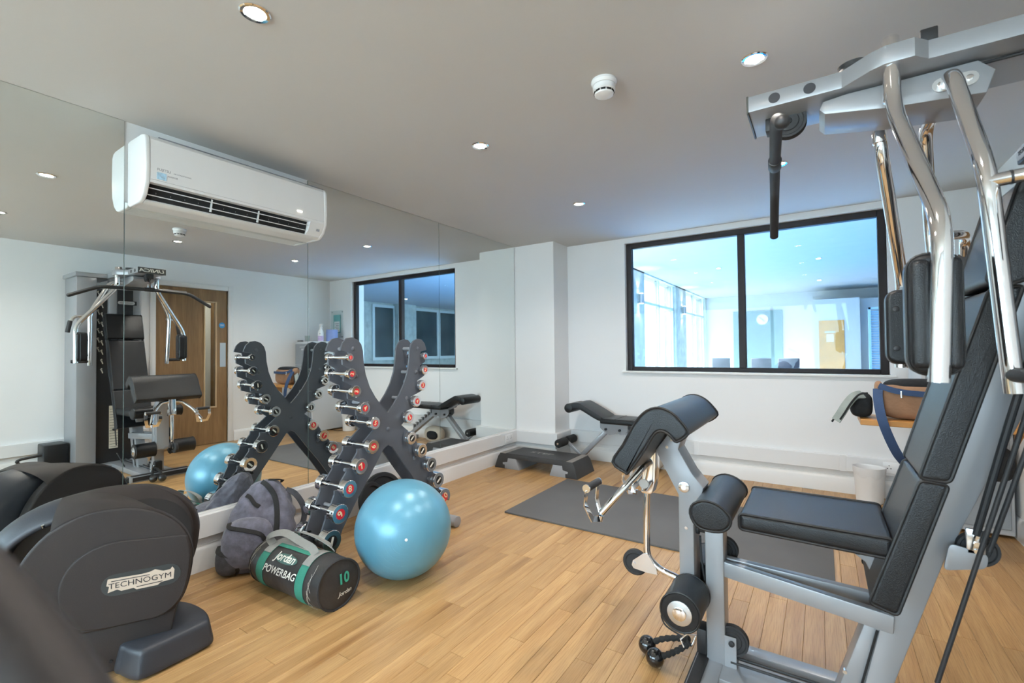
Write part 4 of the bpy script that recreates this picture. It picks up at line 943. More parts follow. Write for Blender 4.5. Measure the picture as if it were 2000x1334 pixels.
# ------------------------------------------------------------------ adjustable bench against the back wall
bn = thing('weight_bench', (1.2, 4.42, 0), 'black padded adjustable bench with a raised head end beside the pier', 'bench')
BY0, BY1 = 4.35, 4.675
headp = [(0.70, 0.625), (0.74, 0.655), (0.80, 0.668), (0.86, 0.655), (1.075, 0.545), (1.085, 0.525), (1.06, 0.503), (0.98, 0.535), (0.84, 0.605), (0.77, 0.600)]
hpad = MB().prism(smooth_closed(headp, 3), (0, BY0, 0), X3, Z3, Y3, BY1-BY0, bev=0.008, seg=3).obj('head_pad', LEATHER, bn)
MB().cyl((0.715, BY0-0.005, 0.610), (0.715, BY1+0.005, 0.610), 0.048, 26, 0.014).obj('neck_roll', LEATHER, bn)
MB().box((1.06, BY0, 0.478), (1.80, BY1, 0.530), bev=0.016, seg=3).obj('seat_pad', LEATHER, bn)
for xx in (1.22, 1.38, 1.54): MB().box((xx-0.003, BY0-0.001, 0.50), (xx+0.003, BY1+0.001, 0.5315)).obj('stitch_seam', PIPING, bn)
yc = (BY0+BY1)/2
for y in (yc-0.055, yc+0.045):
    MB().prism([(x-0.05, z-0.01) for x, z in [(1.07, 0.488), (1.36, 0.488), (1.36, 0.42), (1.335, 0.385), (1.29, 0.375), (1.25, 0.395), (1.22, 0.375), (1.17, 0.365), (1.12, 0.385), (1.07, 0.43)]], (0, y, 0), X3, Z3, Y3, 0.010).obj('hinge_plate', SILVER, bn)
for xx, zz in ((1.085, 0.410), (1.23, 0.410)): MB().cyl((xx, yc-0.075, zz), (xx, yc+0.075, zz), 0.012, 14).obj('pivot_bolt', RUBBER, bn)
MB().obox((1.09, yc, 0.40), (0.745, yc, 0.055), 0.07, 0.045, bev=0.006).obj('leg', SILVER, bn)
MB().obox((1.28, yc, 0.42), (1.80, yc, 0.06), 0.07, 0.045, bev=0.006).obj('leg', SILVER, bn)
MB().obox((0.74, BY0+0.055, 0.030), (0.74, BY1+0.02, 0.030), 0.055, 0.055, bev=0.006).obj('foot_bar', SILVER, bn)
MB().obox((1.82, BY0-0.06, 0.030), (1.82, BY1+0.03, 0.030), 0.055, 0.055, bev=0.006).obj('foot_bar', SILVER, bn)
lad = MB()
for k in range(7):
    p = V((1.36+0.052*k, yc-0.02, 0.395-0.036*k))
    lad.prism([(-0.014, 0), (0.014, -0.008), (0.010, 0.040), (0.022, 0.042), (0.018, 0.058), (-0.006, 0.052), (-0.002, 0.02)], p, X3, Z3, Y3, 0.04)
lad.obj('adjuster_ladder', SILVER, bn)
MB().obox((0.79, yc, 0.10), (0.61, yc, 0.235), 0.03, 0.03, bev=0.003).obj('roller_bracket', SILVER, bn)
MB().tube([(1.08, yc, 0.47), (1.0, yc, 0.50), (0.90, yc, 0.555)], 0.016, 12).obj('head_strut', SILVER, bn)
for y0, y1 in ((BY0-0.03, yc-0.02), (yc+0.02, BY1+0.03)):
    r_ = MB().cyl((0.605, y0, 0.236), (0.605, y1, 0.236), 0.044, 24, 0.010).obj('foam_roller', FOAM, bn)
MB().cyl((0.605, BY0-0.034, 0.236), (0.605, BY1+0.034, 0.236), 0.011, 14).obj('roller_axle', CHROMEB, bn)
# cream and black rounded object under the bench
cr = thing('cream_holdall', (1.44, 4.62, 0), 'cream and black rounded holdall on the floor under the bench', 'holdall')
def lum(c, rs, e=0.8):
    p = lambda x: math.copysign(abs(x)**e, x)
    return lambda u, v: V(c)+V((rs[0]*p(math.cos((v-.5)*PI))*p(math.cos(u*2*PI)), rs[1]*p(math.cos((v-.5)*PI))*p(math.sin(u*2*PI)), rs[2]*p(math.sin((v-.5)*PI))))
MB().surf(lum((1.44, 4.65, 0.105), (0.16, 0.085, 0.103)), 32, 18, True).obj('shell', CREAM, cr)
MB().surf(lum((1.42, 4.585, 0.10), (0.095, 0.04, 0.058)), 24, 14, True).obj('dark_opening', BLKFAB, cr)

# ------------------------------------------------------------------ waste bin
bi = thing('waste_bin', (3.21, 4.62, 0), 'white plastic waste bin with a clear liner by the back wall', 'bin')
MB().lathe([(0, 0.0), (0.082, 0.0), (0.088, 0.006), (0.100, 0.262), (0.103, 0.268), (0.099, 0.270), (0.094, 0.262), (0.083, 0.012), (0, 0.010)], (3.21, 4.62, 0), Z3, 40).obj('bin_body', PLASTW, bi)
MB().surf(lambda u, v: V((3.21, 4.62, 0))+V((math.cos(u*2*PI), math.sin(u*2*PI), 0))*(0.0955+0.010*math.sin(v*PI)+0.002*math.sin(u*40))+Z3*(0.20+0.08*abs(1-2*v)*-1+0.075 + (0.006*math.sin(u*22) if v > 0.9 else 0)), 60, 8, True).obj('liner', mat('thin_white_liner', (0.78, 0.78, 0.78), 0.35, bump=0.3, bscale=40), bi)

# ------------------------------------------------------------------ wooden wall shelf with bags (right-hand wall)
sh = MB().box((3.11, 3.63, 0.730), (RW, 3.93, 0.765), bev=0.003, seg=1).obj('wooden_ledge', OAKS, label='orange wooden ledge on the right-hand wall holding bags', cat='shelf')
for xx in (3.45, 3.85): MB().prism([(0, 0), (0.16, 0), (0, -0.12)], (xx, 3.92, 0.730), -Y3, Z3, X3, 0.012).obj('bracket', OAKS, sh)
tb = thing('messenger_bag', (3.42, 3.76, 0.765), 'tan canvas messenger bag with navy trim on the wooden ledge', 'bag')
def bagsurf(c, rs, e, sag=0.0, dz=0.0):
    p = lambda x: math.copysign(abs(x)**e, x)
    def f(u, v):
        a, b = u*2*PI, (v-.5)*PI
        q = V((rs[0]*p(math.cos(b))*p(math.cos(a)), rs[1]*p(math.cos(b))*p(math.sin(a)), rs[2]*p(math.sin(b))))
        w = 0.006*math.sin(7*a+5*v*3)+0.004*math.sin(13*v+9*a)
        q.z += sag*(q.x/rs[0])**2*(1 if q.z > 0 else 0)
        return V(c)+q*(1+w)
    return f
MB().surf(bagsurf((3.435, 3.765, 0.875), (0.240, 0.085, 0.108), 0.55, 0.02), 48, 24, True).obj('bag_body', BROWNB, tb)
MB().surf(bagsurf((3.44, 3.775, 0.962), (0.205, 0.075, 0.055), 0.6), 40, 18, True).obj('black_jacket_top', BLKFAB, tb)
MB().tube(smooth_open([(3.21, 3.695, 0.975), (3.29, 3.678, 0.945), (3.42, 3.672, 0.930), (3.64, 3.676, 0.935)], 8), 0.01, flat=(0.034, 0.007, (0, -1, 0.05))).obj('navy_zip_band', NAVY, tb)
MB().tube([(3.315, 3.672, 0.945), (3.315, 3.668, 0.905)], 0.006, 10).obj('zip_pull', CHROME, tb)
MB().surf(bagsurf((3.212, 3.745, 0.955), (0.022, 0.05, 0.045), 0.8), 20, 12, True).obj('corner_tab', BROWNB, tb)
MB().tube(smooth_open([(3.205, 3.70, 0.955), (3.202, 3.655, 0.885), (3.215, 3.614, 0.775), (3.245, 3.612, 0.67), (3.285, 3.635, 0.57), (3.33, 3.68, 0.50)], 8), 0.01, flat=(0.05, 0.004, (-0.3, -1, 0))).obj('shoulder_strap', NAVY, tb)
kb = thing('black_pouch', (3.14, 3.76, 0.765), 'black soft pouch at the end of the wooden ledge', 'bag')
MB().surf(bagsurf((3.122, 3.765, 0.845), (0.060, 0.085, 0.078), 0.65), 32, 18, True).obj('pouch_body', BLKFAB, kb)
st_ = MB().tube(smooth_open([(3.13, 3.70, 0.915), (3.085, 3.672, 0.905), (3.045, 3.655, 0.855), (3.01, 3.65, 0.79), (2.985, 3.65, 0.745)], 8), 0.01, flat=(0.060, 0.006, (-0.6, -0.7, 0.2))).obj('padded_strap', GREYSTR, kb)
for s in (-1, 1):
    MB().tube([p+V((0.5, -0.42, 0.25)).normalized()*0.030*s for p in smooth_open([(3.13, 3.70, 0.915), (3.085, 3.672, 0.905), (3.045, 3.655, 0.855), (3.01, 3.65, 0.79), (2.985, 3.65, 0.745)], 8)], 0.006, 8).obj('strap_edging', BLKFAB, st_)
hb = thing('hanging_black_bag', (3.80, 3.60, 0.42), 'black drawstring bag hanging below the wooden ledge', 'bag')
MB().surf(bagsurf((3.72, 3.72, 0.55), (0.085, 0.07, 0.10), 0.75), 28, 16, True).obj('bag_body', BLKFAB, hb)
MB().tube([(3.72, 3.72, 0.64), (3.73, 3.612, 0.70), (3.735, 3.612, 0.778), (3.735, 3.67, 0.778)], 0.010, 8, fillet=0.02).obj('strap', BLKFAB, hb)

# ------------------------------------------------------------------ filing cabinet in the far corner with things on top (seen in the mirror)
fc = thing('filing_cabinet', (3.68, 4.44, 0), 'grey steel drawer cabinet in the far right corner', 'cabinet')
MB().box((3.475, 4.17, 0.02), (3.905, 4.735, 1.385), bev=0.006, seg=1).obj('carcass', CABW, fc)
for k in range(4):
    z0 = 0.06+k*0.325
    dr = MB().box((3.495, 4.152, z0), (3.885, 4.17, z0+0.312), bev=0.004, seg=1).obj('drawer', CABG, fc)
    MB().box((3.63, 4.138, z0+0.255), (3.75, 4.153, z0+0.272), bev=0.003, seg=1).obj('handle', STEELP, dr)
    MB().box((3.655, 4.149, z0+0.215), (3.725, 4.153, z0+0.242)).obj('label_holder', CABW, dr)
sb = thing('spray_bottle', (3.60, 4.40, 1.385), 'white trigger spray bottle with a lilac base on the grey cabinet', 'spray bottle')
MB().lathe([(0, 0), (0.038, 0), (0.041, 0.006), (0.041, 0.135), (0.036, 0.155), (0.018, 0.185), (0.014, 0.20), (0.014, 0.225), (0, 0.225)], (3.60, 4.40, 1.385), Z3, 28).obj('bottle', PLASTW, sb)
MB().lathe([(0.0415, 0.01), (0.0418, 0.012), (0.0418, 0.085), (0.0415, 0.087)], (3.60, 4.40, 1.385), Z3, 28).obj('bottle_label', mat('lilac_label', (0.55, 0.42, 0.66), 0.4, vary=0.2, vscale=60), sb)
MB().box((3.555, 4.362, 1.50), (3.575, 4.366, 1.508)).obj('label_mark', LETD, sb)
MB().prism([(-0.02, 0), (0.022, 0), (0.026, 0.03), (0.02, 0.05), (-0.055, 0.052), (-0.06, 0.036), (-0.025, 0.03)], (3.60, 4.39, 1.608), X3, Z3, Y3, 0.022, bev=0.004).obj('trigger_head', PLASTW, sb)
MB().tube([(3.575, 4.40, 1.62), (3.555, 4.40, 1.60), (3.55, 4.40, 1.575)], 0.005, 8).obj('trigger', PLASTW, sb)
pr_ = MB().lathe([(0.022, 0.0), (0.085, 0.0), (0.087, 0.004), (0.087, 0.186), (0.085, 0.19), (0.022, 0.19), (0.022, 0.0)], (3.585, 4.59, 1.385), Z3, 36).obj('paper_roll', PAPERB, label='blue paper towel roll standing on the grey cabinet', cat='paper roll')
MB().lathe([(0, 0.004), (0.030, 0.004), (0.036, 0.09), (0.038, 0.09), (0.033, 0.0), (0, 0.0)], (3.72, 4.25, 1.385), Z3, 28).obj('drinking_glass', CLEARG, label='clear drinking glass on the grey cabinet', cat='glass')
rc = MB().box((3.80, 4.19, 1.385), (3.895, 4.235, 1.402), bev=0.004).obj('remote_control', BLACKP, label='black remote control on the edge of the grey cabinet', cat='remote')
MB().box((3.812, 4.205, 1.402), (3.84, 4.222, 1.4035)).obj('button', LETG, rc)
ws = thing('acrylic_wall_sign', (3.70, YB-0.02, 1.47), 'clear acrylic wall sign with a teal notice beside the window', 'sign')
MB().box((3.56, YB-0.018, 1.45), (3.88, YB-0.013, 1.90)).obj('acrylic_sheet', ACRYL, ws, smooth=False)
MB().box((3.63, YB-0.012, 1.53), (3.81, YB-0.010, 1.83)).obj('notice', TEALSIGN, ws)
MB().box((3.65, YB-0.0135, 1.55), (3.79, YB-0.012, 1.72)).obj('notice_panel', PLASTW, ws)
for k in range(5): MB().box((3.67, YB-0.0145, 1.57+k*0.027), (3.77-0.02*(k % 2), YB-0.0135, 1.578+k*0.027)).obj('notice_line', LETG, ws)
for xx in (3.585, 3.855):
    for zz in (1.475, 1.875): MB().cyl((xx, YB, zz), (xx, YB-0.026, zz), 0.009, 14, 0.002).obj('standoff', STEELP, ws)
MB().box((3.50, YB-0.012, 0.48), (3.56, YB-0.0005, 0.62), bev=0.002, seg=1).obj('green_notice', mat('pale_green_notice', (0.42, 0.62, 0.50), 0.6, vary=0.05), label='small pale green notice on the back wall above the trunking', cat='notice')
MB().tube(smooth_open([(3.40, YB-0.05, 0.25), (3.43, YB-0.07, 0.12), (3.42, YB-0.10, 0.006), (3.36, 4.66, 0.005), (3.30, 4.56, 0.005), (3.36, 4.50, 0.005), (3.50, 4.52, 0.005)], 8), 0.004, 8).obj('power_cable', RUBBER, label='thin black power cable on the floor by the bin', cat='cable')
# black block and loop handle beside the weight tower (seen in the mirror)
bb = thing('padded_block', (3.74, 1.38, 0), 'black upholstered block with a loop handle near the door wall', 'padded block')
MB().box((3.62, 1.30, 0.03), (3.86, 1.49, 0.30), bev=0.012).obj('block', LEATHER, bb)
for p in ((3.65, 1.33), (3.83, 1.33), (3.65, 1.46), (3.83, 1.46)): MB().cyl((p[0], p[1], 0), (p[0], p[1], 0.032), 0.015, 12).obj('foot', RUBBER, bb)
MB().tube([(3.70, 1.30, 0.20), (3.70, 1.15, 0.185), (3.70, 1.12, 0.17), (3.70, 1.16, 0.12), (3.70, 1.30, 0.11)], 0.013, 12, fillet=0.03).obj('loop_handle', BLACKP, bb)

# ------------------------------------------------------------------ multi-gym
GC = 1.90
gym = thing('multi_gym', (3.1, GC, 0), 'silver-grey multi-gym with black pads, chrome arms and weight tower', 'gym machine')
def gp(mb, name, mt, parent=None, **k): return mb.obj(name, mt, parent or gym, **k)
# base
gp(MB().box((2.50, 1.66, 0.0), (2.595, 2.15, 0.058), bev=0.006), 'front_foot', SILVER)
gp(MB().box((2.494, 1.68, 0.012), (2.500, 2.14, 0.05)).box((2.505, 1.675, 0.058), (2.545, 2.145, 0.064), bev=0.002, seg=1), 'rubber_strip', RUBBER)
gp(MB().box((2.585, 1.78, 0.004), (3.55, 1.925, 0.055), bev=0.005), 'base_rail', SILVER)
gp(MB().box((2.585, 1.975, 0.004), (3.55, 2.035, 0.060), bev=0.005), 'base_rail', SILVER)
gp(MB().box((3.40, 1.50, 0.0), (3.86, 2.10, 0.05), bev=0.006), 'tower_foot', SILVER)
for y in (1.865, 1.900): gp(MB().tube([(2.62, y, 0.075), (3.45, y+0.01, 0.075)], 0.005, 8), 'base_cable', RUBBER)
for p in ((2.55, 1.66), (2.55, 2.15)): gp(MB().cyl((p[0]-0.03, p[1], 0.03), (p[0]+0.02, p[1], 0.03), 0.026, 16, 0.004), 'foot_cap', RUBBER)
# post under the knee roll
post = gp(MB().box((2.538, 1.862, 0.05), (2.603, 1.945, 0.615), bev=0.006), 'seat_post', SILVER)
# two rails from post to the back column, meeting at the front
gp(MB().obox((2.600, 1.885, 0.402), (3.085, 1.835, 0.372), 0.030, 0.056, bev=0.004), 'seat_rail', SILVER)
gp(MB().obox((2.600, 1.925, 0.402), (3.085, 1.965, 0.372), 0.030, 0.056, bev=0.004), 'seat_rail', SILVER)
# inclined back column
colm = [(2.975, 0.05), (3.044, 0.05), (3.086, 0.185), (3.205, 0.578), (3.368, 0.997), (3.520, 1.42), (3.650, 1.80), (3.53, 1.80), (3.40, 1.50), (3.345, 1.36), (3.19, 0.845), (3.078, 0.46), (3.012, 0.16)]
gp(MB().prism(colm, (0, 1.852, 0), X3, Z3, Y3, 0.096, bev=0.006), 'back_column', SILVER)
gp(MB().prism([(2.925, 0.055), (3.00, 0.055), (3.06, 0.36), (3.02, 0.36)], (0, 1.86, 0), X3, Z3, Y3, 0.08, bev=0.004), 'column_brace', SILVER)
gp(MB().obox((2.985, 1.852, 0.07), (3.045, 1.852, 0.33), 0.004, 0.006), 'brace_slot', DARKVOID)
for p in ((3.062, 1.85, 0.40), (2.96, 1.858, 0.17)): gp(MB().cyl((p[0], p[1]+0.01, p[2]), (p[0], p[1]-0.006, p[2]), 0.006, 12), 'bolt', CHROMEB)
# seat support web
gp(MB().prism([(2.86, 0.605), (3.07, 0.605), (3.10, 0.57), (3.085, 0.47), (3.055, 0.455), (3.02, 0.53), (2.96, 0.575)], (0, 1.868, 0), X3, Z3, Y3, 0.064, bev=0.004), 'seat_bracket', SILVER)
gp(MB().box((2.995, 1.862, 0.552), (3.006, 1.868, 0.560)), 'bracket_slot', DARKVOID)
# upholstery
def pad(name, prof, y0, y1, bev=0.014, pipe=0.0045, sm=3):
    pr = smooth_closed(prof, sm) if sm else prof
    o = gp(MB().prism(pr, (0, y0, 0), X3, Z3, Y3, y1-y0, bev=bev, seg=3), name, LEATHER, wn=True)
    if pipe:
        cx = sum(p[0] for p in pr)/len(pr); cz = sum(p[1] for p in pr)/len(pr)
        for y in (y0+bev*0.4, y1-bev*0.4): MB().tube([(p[0], y, p[1]) for p in pr], pipe, 6, closed=True).obj('piping', PIPING, o)
    return o
def rect_prof(pts, r, n=4):
    """rounded polygon"""
    out = []; m = len(pts)
    for i in range(m):
        p, a, b = V((*pts[i], 0)), V((*pts[i-1], 0)), V((*pts[(i+1) % m], 0))
        d1, d2 = a-p, b-p; f = min(r, d1.length*.45, d2.length*.45); q0, q1 = p+d1.normalized()*f, p+d2.normalized()*f
        for k in range(n+1):
            t = k/n; q = q0*(1-t)**2+p*2*t*(1-t)+q1*t*t; out.append((q.x, q.y))
    return out
pad('seat_pad', rect_prof([(2.676, 0.612), (2.676, 0.664), (3.078, 0.664), (3.078, 0.606)], 0.014), 1.718, 2.090, sm=0)
pad('knee_roll', [(2.523, 0.643), (2.536, 0.678), (2.575, 0.694), (2.618, 0.684), (2.650, 0.655), (2.652, 0.625), (2.628, 0.600), (2.585, 0.593), (2.545, 0.602)], 1.700, 2.105, bev=0.010)
pad('lower_back_pad', rect_prof([(3.018, 0.470), (3.138, 0.843), (3.199, 0.838), (3.083, 0.452)], 0.014), 1.712, 2.020, sm=0, bev=0.009)
pad('upper_back_pad', rect_prof([(3.136, 0.848), (3.287, 1.366), (3.352, 1.372), (3.201, 0.844)], 0.016), 1.712, 2.020, sm=0, bev=0.009)
pad('head_pad', rect_prof([(3.278, 1.380), (3.296, 1.46), (3.345, 1.638), (3.375, 1.652), (3.430, 1.628), (3.360, 1.384), (3.32, 1.374)], 0.025), 1.702, 2.020, sm=0, bev=0.009)
# curl pad on its slanted arm
pre = [(2.268, 0.803), (2.309, 0.870), (2.357, 0.956), (2.399, 1.000), (2.443, 1.012), (2.485, 0.997), (2.519, 0.965), (2.538, 0.930), (2.500, 0.899), (2.482, 0.914), (2.461, 0.929), (2.438, 0.929), (2.418, 0.909), (2.380, 0.845), (2.330, 0.774), (2.316, 0.770)]
pad('curl_pad', pre, 1.632, 2.172, bev=0.010, sm=3)
gp(MB().prism([(2.447, 0.29), (2.502, 0.29), (2.502, 0.55), (2.540, 0.695), (2.498, 0.745), (2.450, 0.83), (2.475, 0.905), (2.440, 0.925), (2.372, 0.830), (2.362, 0.815), (2.447, 0.655)], (0, 1.850, 0), X3, Z3, Y3, 0.105, bev=0.006), 'curl_lever', SILVER)
for z, x in ((0.690, 2.470),):
    gp(MB().cyl((x, 1.852, z), (x, 1.842, z), 0.021, 24, 0.002), 'pivot_disc', CHROMEB); gp(MB().cyl((x, 1.843, z), (x, 1.838, z), 0.010, 16), 'pivot_bolt', CHROME)
for x, z in ((2.425, 0.865), (2.408, 0.835)): gp(MB().cyl((x, 1.852, z), (x, 1.846, z), 0.006, 10), 'bolt', CHROMEB)
gp(MB().cyl((2.475, 1.852, 0.535), (2.475, 1.847, 0.535), 0.006, 10), 'bolt', CHROMEB)
# rubber stop between lever and post
gp(MB().cyl((2.502, 1.895, 0.525), (2.540, 1.895, 0.525), 0.012, 16, 0.002).cyl((2.502, 1.895, 0.525), (2.514, 1.895, 0.525), 0.020, 16, 0.002), 'rubber_stop', RUBBER)
# ankle rollers
for y0, y1, nm in ((1.683, 1.848, -1), (1.972, 2.182, 1)):
    r = gp(MB().lathe([(0, 0), (0.062, 0), (0.0685, 0.006), (0.0685, y1-y0-0.006), (0.062, y1-y0), (0, y1-y0)], (2.488, y0, 0.296), Y3, 36), 'ankle_roller', LEATHER)
    for y in (y0+0.004, y1-0.004): MB().tube([(2.488+0.067*math.cos(2*PI*k/32), y, 0.296+0.067*math.sin(2*PI*k/32)) for k in range(32)], 0.004, 6, closed=True).obj('piping', PIPING, r)
    ye = y0-0.001 if nm < 0 else y1+0.001
    MB().cyl((2.488, ye, 0.296), (2.488, ye+nm*0.004, 0.296), 0.042, 32, 0.001).obj('end_disc', BADGE if False else STEELP, r)
    MB().cyl((2.488, ye, 0.296), (2.488, ye+nm*0.010, 0.296), 0.024, 24, 0.003).obj('axle_cap', CHROME, r)
gp(MB().cyl((2.488, 1.84, 0.296), (2.488, 1.98, 0.296), 0.020, 20), 'roller_axle', CHROMEB)
# chrome lever, bracket, curl handlebar with two stirrup handles
LY = 1.925
gp(MB().tube([(2.318, LY, 0.79), (2.300, LY, 0.60), (2.298, LY, 0.36), (2.345, LY, 0.318), (2.46, LY, 0.292)], 0.0135, 16, fillet=0.06), 'chrome_lever', CHROME)
gp(MB().prism(rect_prof([(2.285, 0.625), (2.33, 0.625), (2.345, 0.68), (2.350, 0.80), (2.325, 0.845), (2.300, 0.79), (2.292, 0.70)], 0.012), (0, LY-0.030, 0), X3, Z3, Y3, 0.060, bev=0.003), 'handlebar_bracket', CHROME)
gp(MB().prism(stadium(0, 0, 0.020, 0.0195, 6), (2.300, LY-0.031, 0.665), X3, Z3, -Y3, 0.003), 'bracket_cover', mat('clear_plastic_cover', (0.42, 0.42, 0.41), 0.25, vary=0.05))
wh = gp(MB().lathe([(0.010, -0.011), (0.036, -0.011), (0.040, -0.014), (0.046, -0.014), (0.052, -0.009), (0.052, 0.009), (0.046, 0.014), (0.040, 0.014), (0.036, 0.011), (0.010, 0.011), (0.010, -0.011)], (2.248, LY+0.005, 0.322), Y3, 32), 'guide_wheel', RUBBER)
gp(MB().prism([(2.238, 0.315), (2.246, 0.303), (2.300, 0.298), (2.345, 0.300), (2.340, 0.325), (2.306, 0.375), (2.290, 0.375), (2.243, 0.335)], (0, LY-0.016, 0), X3, Z3, Y3, 0.004), 'wheel_bracket', CHROMEB)
gp(MB().cyl((2.248, LY-0.018, 0.322), (2.248, LY+0.022, 0.322), 0.007, 12), 'wheel_axle', CHROMEB)
for s in (-1, 1):
    yb = LY+s*0.03
    gp(MB().tube([(2.325, yb, 0.755), (2.318, LY+s*0.085, 0.750), (2.262, LY+s*0.165, 0.672), (2.185, LY+s*0.205, 0.575)], 0.0135, 16, fillet=0.05), 'curl_handlebar', CHROME)
    hy = LY+s*0.205
    st = gp(MB().tube([(2.150, hy-0.055, 0.672), (2.143, hy-0.055, 0.615), (2.165, hy-0.040, 0.560), (2.185, hy, 0.556), (2.165, hy+0.040, 0.560), (2.143, hy+0.055, 0.615), (2.150, hy+0.055, 0.672)], 0.01, flat=(0.026, 0.004, (1, 0, 0.2))), 'stirrup', CHROME)
    MB().cyl((2.150, hy-0.057, 0.680), (2.150, hy+0.057, 0.680), 0.0145, 18, 0.002).obj('grip', RUBBER, st)
    for e in (-1, 1): MB().cyl((2.150, hy+e*0.060, 0.680), (2.150, hy+e*0.055, 0.680), 0.016, 16).obj('grip_end', CHROME, st)
    gp(MB().cyl((2.185, hy, 0.566), (2.180, hy, 0.545), 0.010, 12), 'swivel', CHROME)
gp(MB().tube([(2.275, LY-0.03, 0.665), (2.262, LY-0.045, 0.65), (2.262, LY-0.05, 0.628)], 0.01, flat=(0.020, 0.004, (0, -1, 0))), 'cable_tab', CHROMEB)
# rope with ball ends, carabiner and bracket at the foot of the post
gp(MB().box((2.505, 1.855, 0.075), (2.538, 1.92, 0.165), bev=0.003), 'rope_bracket', BLACKP)
rp = [smooth_open([(2.48, 1.845, 0.12), (2.43, 1.86, 0.100), (2.37, 1.862, 0.075), (2.325, 1.853, 0.045)], 8), smooth_open([(2.485, 1.835, 0.115), (2.45, 1.82, 0.085), (2.41, 1.805, 0.06), (2.372, 1.797, 0.042)], 8)]
for pts in rp:
    rr = [0.0105+0.002*math.sin(k*2.1) for k in range(len(pts))]
    r = gp(MB().tube(pts, rr, 12), 'rope', FOAM)
    MB().sphere(pts[-1]+V((-0.008, 0, -0.004)), 0.034, 24, 14).obj('ball_end', mat('gloss_black_ball', (0.010, 0.010, 0.011), 0.12, vary=0.1, coat=0.5), r)
gp(MB().tube([(2.505, 1.85, 0.14), (2.475, 1.83, 0.145), (2.455, 1.82, 0.125), (2.465, 1.82, 0.10), (2.49, 1.835, 0.105)], 0.004, 8, closed=True), 'carabiner', CHROME)
gp(MB().tube(smooth_open([(2.47, 1.83, 0.14), (2.42, 1.82, 0.185), (2.385, 1.82, 0.195), (2.40, 1.825, 0.155), (2.46, 1.83, 0.13)], 6), 0.003, 8), 'cord_loop', RUBBER)
gp(MB().tube([(2.515, 1.895, 0.50), (2.52, 1.885, 0.42), (2.532, 1.88, 0.34)], 0.004, 8), 'lever_cable', RUBBER)
# base pulley
def pulley(c, r, axis, name='pulley', w=0.022):
    p = gp(MB().lathe([(0.006, -w/2), (r*0.55, -w/2), (r*0.60, -w*0.35), (r*0.80, -w*0.35), (r*0.86, -w/2), (r, -w/2), (r*0.90, 0), (r, w/2), (r*0.86, w/2), (r*0.80, w*0.35), (r*0.60, w*0.35), (r*0.55, w/2), (0.006, w/2), (0.006, -w/2)], c, axis, 32), name, RUBBER)
    MB().cyl(V(c)-V(axis)*(w*0.8), V(c)+V(axis)*(w*0.8), r*0.2, 16, 0.002).obj('pulley_bolt', BLACKP, p)
    return p
pulley((2.625, 1.885, 0.145), 0.054, Y3)
gp(MB().box((2.600, 1.862, 0.052), (2.640, 1.867, 0.165), bev=0.001, seg=1).box((2.600, 1.903, 0.052), (2.640, 1.908, 0.165), bev=0.001, seg=1), 'pulley_bracket', SILVER)
gp(MB().cyl((2.625, 1.860, 0.145), (2.625, 1.850, 0.145), 0.010, 14, 0.002), 'pulley_nut', BLACKP)
pulley((2.585, 1.99, 0.43), 0.05, Y3)
# pulley block on the back of the column, cables
pulley((3.275, 1.84, 0.640), 0.046, Y3)
for y in (1.80, 1.872): gp(MB().prism(rect_prof([(3.195, 0.575), (3.285, 0.600), (3.290, 0.640), (3.21, 0.655)], 0.015), (0, y, 0), X3, Z3, Y3, 0.008, bev=0.001), 'pulley_bracket', SILVER)
gp(MB().box((3.245, 1.80, 0.635), (3.285, 1.815, 0.705), bev=0.003), 'cable_clamp', CHROMEB)
for z in (0.645, 0.665, 0.685): gp(MB().cyl((3.265, 1.801, z), (3.265, 1.795, z), 0.006, 10), 'clamp_screw', CHROME)
gp(MB().tube([(3.265, 1.80, 0.69), (3.33, 1.78, 1.0), (3.42, 1.76, 1.40)], 0.009, 10), 'hand_cable', RUBBER)
gp(MB().tube([(3.168, 1.75, 0.276), (3.355, 1.75, 1.03), (3.46, 1.75, 1.48)], 0.006, 10), 'hand_cable', RUBBER)
gp(MB().tube([(3.15, 1.75, 0.20), (3.10, 1.80, 0.055)], 0.006, 10), 'hand_cable', RUBBER)
gp(MB().tube([(3.285, 1.77, 0.66), (3.375, 1.74, 1.03), (3.47, 1.74, 1.42)], 0.006, 10), 'hand_cable', RUBBER)
# weight tower
gp(MB().box((3.46, 1.500, 0.04), (3.86, 1.665, 2.03), bev=0.010), 'tower_column', SILVER)
gp(MB().box((3.44, 1.485, 2.03), (3.88, 1.80, 2.075), bev=0.008), 'tower_cap', SILVER)
gp(MB().box((3.52, 1.665, 0.05), (3.80, 2.02, 1.90), bev=0.004), 'guard_panel', BLACKP)
for y0 in (1.765, 1.965):
    gp(MB().box((3.455, y0, 1.30), (3.52, y0+0.070, 2.06), bev=0.004), 'beam_upright', SILVER)
gp(MB().box((3.80, 1.665, 0.05), (3.84, 2.09, 1.95), bev=0.004), 'rear_upright', SILVER)
gp(MB().box((3.60, 2.02, 0.05), (3.80, 2.095, 2.03), bev=0.006), 'tower_column', SILVER)
pic = MB()
for k in range(9):
    for j in range(2):
        zz = 1.88-k*0.10-(0.03 if j else 0); yy = 1.690+j*0.030
        if k > 6 and j == 0: continue
        pic.sphere((3.518, yy, zz+0.012), 0.007, 8, 6).obox((3.518, yy, zz), (3.518, yy+0.010, zz-0.035), 0.002, 0.009, up=(0, 1, 0)).obox((3.518, yy, zz-0.01), (3.518, yy-0.010, zz+0.01), 0.002, 0.006, up=(0, 0, 1))
gp(pic, 'exercise_pictograms', LETW)
wst = gp(MB().box((3.505, 1.785, 0.20), (3.522, 1.860, 0.66)), 'weight_scale', mat('cream_scale_label', (0.62, 0.56, 0.45), 0.5, vary=0.05))
